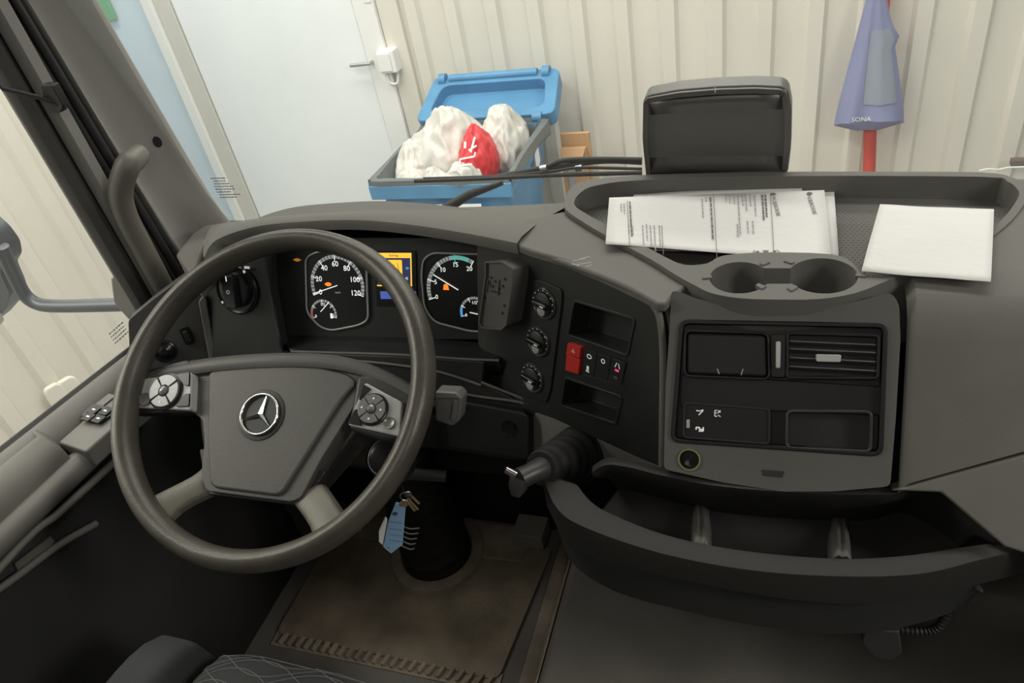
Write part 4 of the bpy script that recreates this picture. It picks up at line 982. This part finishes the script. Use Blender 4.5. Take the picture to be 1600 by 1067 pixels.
# gear selector
gl = thing('gear_selector', 'short dash mounted gear lever with a ribbed rubber boot', 'gear lever', PA.P(*PA.px(895, 715)))
g0 = PA.P(*PA.px(905, 708), .0); g1 = g0.lerp(CAM+ray(845, 732)*((g0-CAM).dot(CD)*.90), 1)
n_ = 22; path = [g0.lerp(g1, i/(n_-1)) for i in range(n_)]
rad = [(.038-.016*(i/(n_-1)))*(1+.07*math.cos(i*math.pi*2/4)) for i in range(n_)]
bt_ = tube('boot', path, rad, RUB, gl, 20)
dv = (g1-g0).normalized()
h0 = g1; h1 = g1+ (CAM+ray(812, 748)*((g1-CAM).dot(CD)*.985) - g1)
tube('lever', [h0-dv*.005, h0, h0.lerp(h1, .5), h1], [.016, .015, .0135, .014], mat('lever_grey', (.035, .035, .035), .4), gl, 16)
k0 = h1; k1 = CAM+ray(806, 775)*((h1-CAM).dot(CD)*1.0)
tube('lever_grip', [k0, k0.lerp(k1, .5), k1], [.013, .012, .006], mat('lever_grey', (0, 0, 0)), gl, 14)
c0 = CAM+ray(806, 742)*((h1-CAM).dot(CD)*.985); c1_ = CAM+ray(790, 733)*((h1-CAM).dot(CD)*.985)
tube('chrome_key', [c0, c1_], [.0052, .0045], CHROME, gl, 12)
# plug and cable hanging under shelf
pg = thing('hanging_plug', 'black square plug with short corrugated cable hanging under the shelf', 'plug', aty(1380, 1000, .02))
pf_ = Fr(aty(1380, 1000, .0), (1, 0, 0), (0, .3, 1))
prism('plug_body', pf_, rnd(pxs(pf_, [(1350, 975), (1404, 978), (1408, 1012), (1392, 1024), (1362, 1018), (1345, 995)]), .003), -.03, .01, mat('plug_black', (.035, .035, .037), .5), pg, .003)
path = spline([pf_.P(*pf_.px(x, y), -.01) for x, y in ((1404, 992), (1430, 995), (1455, 994), (1472, 985), (1484, 965), (1490, 940))], 10)
tube('cable', path, [.0055*(1+.16*math.cos(i*2.2)) for i in range(len(path))], RUB, pg, 12)

# =================================================================== floor zone
o = box('floor_tunnel', (-.225, -1.10, 0), (1.04, .45, .20), FLOORM, bevel=.02, seg=3); tag(o, kind='structure')
mt = thing('rubber_floor_mat', 'worn brown dusty rubber mat in the driver footwell', 'mat', (-.58, .2, 0))
mo = rnd([(-.88, .075), (-.355, .075), (-.325, .40), (-.88, .44)], .02)
prism('mat_sheet', Z, mo, 0.001, .008, MATM, mt, .002)
prism('mat_step', Z, rnd([(-.86, .345), (-.385, .345), (-.375, .44), (-.86, .44)], .01), .008, .013, MATE, mt, .003)
for i in range(24):
    x = -.86+i*.021
    prism('tread', Fr((x, .067, 0), (1, 0, 0), (0, 1, 0)), [(0, -.012), (.006, -.012), (.014, .012), (.004, .012)], .002, .012, MATE, mt, .001)
prism('mat_border', Z, rect(-.88, .05, -.35, .09), .0005, .0035, MATE, mt, 0)
# sill strips at the tunnel
rows = [[V((x, y, z)) for x, z in ((-.315, .001), (-.31, .012), (-.295, .014), (-.285, .010), (-.275, .03), (-.262, .035), (-.25, .045), (-.240, .12), (-.226, .19))] for y in (-.9, -.4, 0, .2, .35, .45)]
o = grid('tunnel_edge_trim', rows, MATE, solid=.002); tag(o, 'dusty grey edging strip between the footwell mat and the engine tunnel', 'trim')
tube('cord', spline([(-.257, -.8, .05), (-.262, 0, .05), (-.255, .2, .05), (-.25, .42, .055)]), .005, RUB, o)
# steering column boot at the floor
sc_ = thing('column_boot', 'black ribbed boot around the steering column foot with a dusty collar', 'boot', (-.60, .34, 0))
b0 = atz(672, 892, .01)
zf0 = Fr((0, 0, 0), (1, 0, 0), (0, 1, 0)); cb_ = tuple(atz(684, 864, .01).xy)
lathe('collar', zf0, cb_, [(.112, .008), (.108, .018), (.085, .022), (.08, .012)], MATE, sc_, 48)
prof = [(.078-.012*t+.0035*math.cos(t*44), .012+.30*t) for t in [i/36 for i in range(37)]]
lathe('boot_sleeve', zf0, cb_, prof, RUB, sc_, 40)
pk = box('pedal_bracket', (-.40, .36, .05), (-.33, .42, .09), mat('bracket_grey', (.2, .19, .17), .6)); tag(pk, 'small grey bracket at the front corner of the footwell', 'bracket')

# driver seat
st = thing('driver_seat', 'dark fabric driver seat cushion with a stitched centre panel', 'seat', (-.5, -.45, 0))
def cushion(x0, x1, y0, y1, z0, z1, name, m, crown=.02, p=5, nx=18, ny=22):
    rows = []
    for i in range(ny+1):
        t = -1+2*i/ny; row = []
        for j in range(nx+1):
            s = -1+2*j/nx
            h = (1-abs(s)**p)**(1/p)*(1-abs(t)**p)**(1/p) if abs(s) < 1 and abs(t) < 1 else 0
            row.append(V(((x0+x1)/2+(x1-x0)/2*s, (y0+y1)/2+(y1-y0)/2*t, z0+(z1-z0)*h+crown*(1-s*s)*h)))
        rows.append(row)
    return grid(name, rows, m, st)
cushion(-.735, -.635, -.72, -.165, .30, .525, 'side_bolster', FAB, .0)
cushion(-.365, -.265, -.72, -.215, .30, .49, 'side_bolster', FAB, .0)
cn = cushion(-.645, -.355, -.72, -.165, .32, .50, 'seat_panel', FAB, .008)
box('seat_base', (-.70, -.70, .12), (-.30, -.28, .36), DEEP, st, .02)
# stitched wavy lines on the panel
k = 0
dgt = []
for i in range(44):
    path = []; fl = i % 2
    for j in range(25):
        t = j/24; x = -.640+.28*t; y = -.150-.0115*i + (.022 if fl else -.022)*math.sin(t*7.5+.3*i)+.02*t
        sx = -1+2*(x+.645)/.29; ty_ = -1+2*(y+.72)/.555
        if abs(sx) < .96 and abs(ty_) < .985:
            h = (1-abs(sx)**5)**.2*(1-abs(ty_)**5)**.2; path.append(V((x, y, .32+.18*h+.008*(1-sx*sx)*h+.0003)))
    if len(path) > 3: tube('stitch_line', path, .0006, FABL, cn, 4)

# =================================================================== steering wheel
al, be = math.radians(33.45), .1
wn = V((math.sin(be)*math.sin(al), -math.sin(al)*math.cos(be), math.cos(al)))
e1 = V((0, 1, 0)).cross(wn).normalized()
W = Fr(CAM+ray(418.7, 608.2)*.964, e1, wn.cross(e1))
sw_ = thing('steering_wheel', 'dark four-spoke steering wheel with worn rim and star emblem', 'steering wheel', W.P(0, 0, -.05))
RM, Rm = .2152, .0150
NS, NT = 96, 20
vs = []; fs = []
for i in range(NS):
    a = 2*math.pi*i/NS; g_ = 1+.06*max(0, math.cos(2*(a-.4)))
    for j in range(NT):
        b = 2*math.pi*j/NT; rr = RM+Rm*g_*math.cos(b)*.96
        vs.append(W.P(rr*math.cos(a), rr*math.sin(a), Rm*g_*math.sin(b)*1.25))
for i in range(NS):
    for j in range(NT): fs.append([i*NT+j, ((i+1) % NS)*NT+j, ((i+1) % NS)*NT+(j+1) % NT, i*NT+(j+1) % NT])
mesh('rim', vs, fs, LEATHER, sw_, smooth=True)
H = W.off(-.022)
pad2 = pxs(H, [(303, 574), (350, 567), (430, 560), (500, 563), (548, 574), (570, 590), (553, 635), (530, 672), (500, 720), (470, 778), (455, 784), (390, 776), (322, 767), (314, 742), (319, 690), (316, 655), (302, 645)])
hub = prism('hub_shell', W, pxs(W, [(300, 580), (560, 590), (610, 610), (540, 700), (480, 770), (330, 760), (312, 690)], -.05), -.10, -.050, BLK, sw_, .01)
ab = prism('airbag_cover', H, rnd(pad2, .006, 3), -.032, 0, AIRB, sw_)
# left chamfer facets
addbevel(ab, .006, 4)
# ridges of the cover: raised centre plate
cpl = pxs(H.off(.002), [(327, 580), (350, 575), (430, 570), (500, 573), (545, 585), (558, 600), (535, 625), (440, 776), (330, 762), (326, 690)])
prism('cover_plate', H, rnd(cpl, .012, 4), -.004, .005, AIRB, sw_, .004, 3)
# horizontal upper bridge curved to the rim pods
up = [(205, 600), (250, 580), (303, 570), (360, 563), (430, 559), (500, 560), (560, 570), (610, 590), (650, 612)]
brow = []
for dw, dy in ((-.034, 0), (-.016, -5), (-.006, -2), (-.004, 6), (-.008, 13), (-.03, 16)):
    f_ = W.off(-.012+dw*.6); brow.append([f_.P(*f_.px(x, y+dy)) for x, y in up])
grid('upper_bridge', [spline(r, 3) for r in brow], AIRB, sw_, solid=.004)
def pod(qpx, name, lab, fr):
    q = rnd(pxs(fr, qpx), .004, 4)
    o = prism('spoke_pod', fr, q, -.022, 0, POD, sw_, .002, 3); o['label'] = lab; return o
SP = W.off(-.008)
# dark backing spokes
prism('spoke', W, rnd(pxs(W, [(196, 588), (300, 562), (306, 646), (205, 648)], -.02), .01), -.035, -.014, BLK, sw_, .008, 3)
prism('spoke', W, rnd(pxs(W, [(560, 585), (600, 588), (655, 618), (645, 690), (600, 690), (545, 672)], -.02), .01), -.035, -.014, BLK, sw_, .008, 3)
LP = pod([(221, 592), (300, 582), (297, 641), (211, 637)], 'l', 'grey left button pod', SP)
RP = pod([(570, 597), (628, 628), (624, 682), (543, 664)], 'r', 'grey right button pod', SP)
def buttons(par, c, rp, keys, small):
    cc = SP.px(*c); R = (V(SP.px(c[0]-rp, c[1]))-V(cc)).length
    lathe('button_ring', SP, cc, [(R*1.1, 0), (R*1.1, .002), (R*.98, .003)], GLOSSBLK, par, 36)
    for k in range(4):
        a0 = k*90+45+3; prism('button', SP, arcband(cc, R*.33, R*.96, a0, a0+84, 12), .001, .006, BTN, par, .0012)
        p = pol(cc, R*.68, k*90); marks('arrow', SP, [[pol(p, .0018, k*90), pol(p, .0018, k*90+120), pol(p, .0018, k*90+240)]], WHITEP, par, .0062, .0002, None)
    lathe('centre_button', SP, cc, [(R*.30, .002), (R*.27, .008), (R*.12, .010)], BTN, par, 24)
    for q in keys: prism('key', SP, rnd(pxs(SP, q), .0015), 0, .003, GLOSSBLK, par, .0008)
    s = SP.px(*small); lathe('small_button', SP, s, [(R*.40, 0), (R*.38, .003), (R*.28, .002), (R*.1, .0015)], BTN, par, 24)
buttons(LP, (260, 612), 23, [[(277, 586), (298, 583), (297, 603), (290, 603)], [(291, 616), (298, 615), (297, 635), (276, 636)]], (228, 624))
buttons(RP, (583, 640), 22, [[(569, 601), (581, 608), (568, 620), (562, 626)], [(556, 640), (561, 640), (563, 655), (567, 666), (545, 662)]], (609, 661))
# lower spokes
def spoke(qpx, w0, w1):
    f0 = W.off(w0); f1 = W.off(w1)
def sp3(pairs):
    r = []
    for (a, b), w in pairs:
        f_ = W.off(w); A = f_.P(*f_.px(*a)); B = f_.P(*f_.px(*b)); m_ = (A+B)/2
        r.append([A-W.n*.016, A-W.n*.004, A.lerp(B, .12), A.lerp(B, .5)+W.n*.003, A.lerp(B, .88), B-W.n*.004, B-W.n*.016])
    return grid('lower_spoke', r, SPOKE, sw_, sub=1)
sp3([(((314, 728), (330, 770)), -.03), (((300, 742), (316, 776)), -.026), (((262, 760), (270, 797)), -.016), (((232, 775), (250, 825)), -.006), (((224, 775), (250, 836)), -.004)])
sp3([(((500, 755), (452, 782)), -.03), (((505, 762), (458, 790)), -.026), (((524, 790), (482, 822)), -.014), (((540, 815), (490, 850)), -.006), (((560, 828), (480, 872)), -.004)])
# dark gaps between pad and lower spokes
prism('hub_edge', W, rnd(pxs(W, [(310, 700), (322, 772), (455, 788), (476, 782), (510, 735)], -.03), .006), -.05, -.031, BLK, sw_, .004)
# emblem
EM = H.off(.005); ec = EM.px(408, 648); ER = (V(EM.px(372, 648))-V(ec)).length
rw_ = lathe('emblem_well', EM, ec, [(ER, 0), (ER*.99, .0015), (ER*.80, .002), (ER*.76, .001)], BLK, sw_, 48)
R2 = ER*.78
tube('emblem_ring', [EM.P(ec[0]+R2*math.cos(t*math.pi/24), ec[1]+R2*math.sin(t*math.pi/24), .004) for t in range(48)], .0017, CHROME, sw_, 10, closed=True)
vs = [EM.P(ec[0], ec[1], .0065)]; fs = []
for k in range(3):
    a = 84+k*120
    vs += [EM.P(*pol(ec, R2*.97, a), .0035)]
    vs += [EM.P(*pol(ec, R2*.13, a+60), .0028)]
for k in range(3):
    t_ = 1+2*k; l_ = 2+2*k; r_ = 2+2*((k-1) % 3); fs += [[0, t_, l_], [0, r_, t_]]
mesh('emblem_star', vs, fs, CHROME, sw_, solid=.001)

# column, shroud, stalks, ignition
clm = thing('steering_column', 'black steering column shroud running down behind the wheel', 'steering column', (-.52, .25, .3))
p0 = W.P(0, -.01, -.10); p1 = V((-.52, .25, .50)); p2 = V((cb_[0], cb_[1], .28))
tube('shroud', [p0, p0.lerp(p1, .4), p1], [.055, .068, .075], GLOSSBLK, clm, 24)
tube('shaft', [p1, p2], [.05, .06], RUB, clm, 20)
ig = W.off(-.12); ic = ig.px(603, 715)
lathe('ignition_lock', ig, ic, [(.03, -.04), (.03, 0), (.024, .003), (.02, .001)], GLOSSBLK, clm, 32)
ring('ignition_ring', ig, circ(ic, .0262), circ(ic, .0245), .002, .004, SATIN, clm, .0004)
sk = thing('column_stalk', 'grey tipped control stalk sticking out right of the steering wheel', 'stalk', aty(700, 640, .1))
s0 = CAM+ray(640, 650)*1.10; s1 = CAM+ray(690, 636)*1.04
tube('stem', [s0, s1], .012, GLOSSBLK, sk, 14)
SKf = Fr(CAM+ray(703, 636)*1.03, (1, .05, 0), (0, .3, .95))
prism('tip', SKf, rnd(pxs(SKf, [(682, 609), (716, 611), (724, 620), (720, 655), (708, 664), (682, 655)]), .004), -.02, .006, mat('stalk_grey', (.12, .115, .11), .35), sk, .004, 3)
prism('tip_button', SKf, rnd(pxs(SKf, [(684, 609), (716, 611), (720, 618), (684, 618)]), .002), .004, .0085, GREYP, sk, .001)
prism('tip_slider', SKf, rnd(pxs(SKf, [(712, 622), (718, 623), (714, 652), (708, 652)]), .001), .004, .008, BTN, sk, .001)
# bar lit behind wheel under the dash
tube('cross_tube', [CAM+ray(610, 738)*1.22, CAM+ray(697, 744)*1.22], .010, mat('bar_grey', (.06, .065, .065), .5), clm, 12)
# keys
ky = thing('key_bunch', 'bunch of brass keys with pale blue tag hanging below the wheel rim', 'keys', CAM+ray(625, 800)*1.05)
KD = 1.05
kf = Fr(CAM+ray(625, 800)*KD, (.9, .43, 0), (0, 0, 1))
tg = prism('tag', kf, rnd(pxs(kf, [(618, 783), (634, 787), (629, 850), (623, 853), (611, 863), (598, 852), (600, 845), (606, 815)]), .003), 0, .003, TAGB, ky)
cut(tg, [prism('c', kf, circ(kf.px(606, 855), .0024, 12), -.01, .02, TAGB)]); addbevel(tg, .0008)
marks('tag_lines', kf, [bar2(kf.px(608, y), kf.px(628, y+3), .0007) for y in (812, 823, 832, 841)]+[circ(kf.px(617, 800), .004, 7)], mat('tag_ink', (.05, .08, .15), .6), tg, .003, .0002)
prism('white_fob', kf, rnd(pxs(kf, [(602, 810), (605, 812), (598, 850), (592, 845), (592, 832)]), .002), -.004, .002, TRIMW, ky, .001)
for (p, q) in (((640, 770), (655, 785)), ((637, 776), (653, 794)), ((634, 778), (648, 796))):
    prism('key', kf, bar2(kf.px(*p), kf.px(*q), .0034), .002, .0036, KEYB, ky, .0006)
prism('key_head', kf, circ(kf.px(632, 783), .0065, 14), .003, .005, KEYB, ky, .0008)
prism('key_head', kf, circ(kf.px(637, 770), .0055, 14), .001, .003, SATIN, ky, .0008)
tube('key_ring', [kf.P(kf.px(634, 772)[0]+.008*math.cos(t*math.pi/12), kf.px(634, 772)[1]+.008*math.sin(t*math.pi/12), .004) for t in range(24)], .0009, SATIN, ky, 6, closed=True)
tube('cord', [kf.P(*kf.px(634, 770), .004), CAM+ray(612, 725)*1.09], .0015, RUB, ky, 6)
cw = thing('coiled_wire', 'faint loops of coiled wire behind the key tag', 'wire', CAM+ray(640, 830)*1.13)
for i in range(5):
    tube('loop', spline([CAM+ray(625+i*.4, 820+i*8)*1.12, CAM+ray(640, 826+i*8)*1.11, CAM+ray(655-i*2, 825+i*8)*1.12], 4), .0011, DASH, cw, 6)
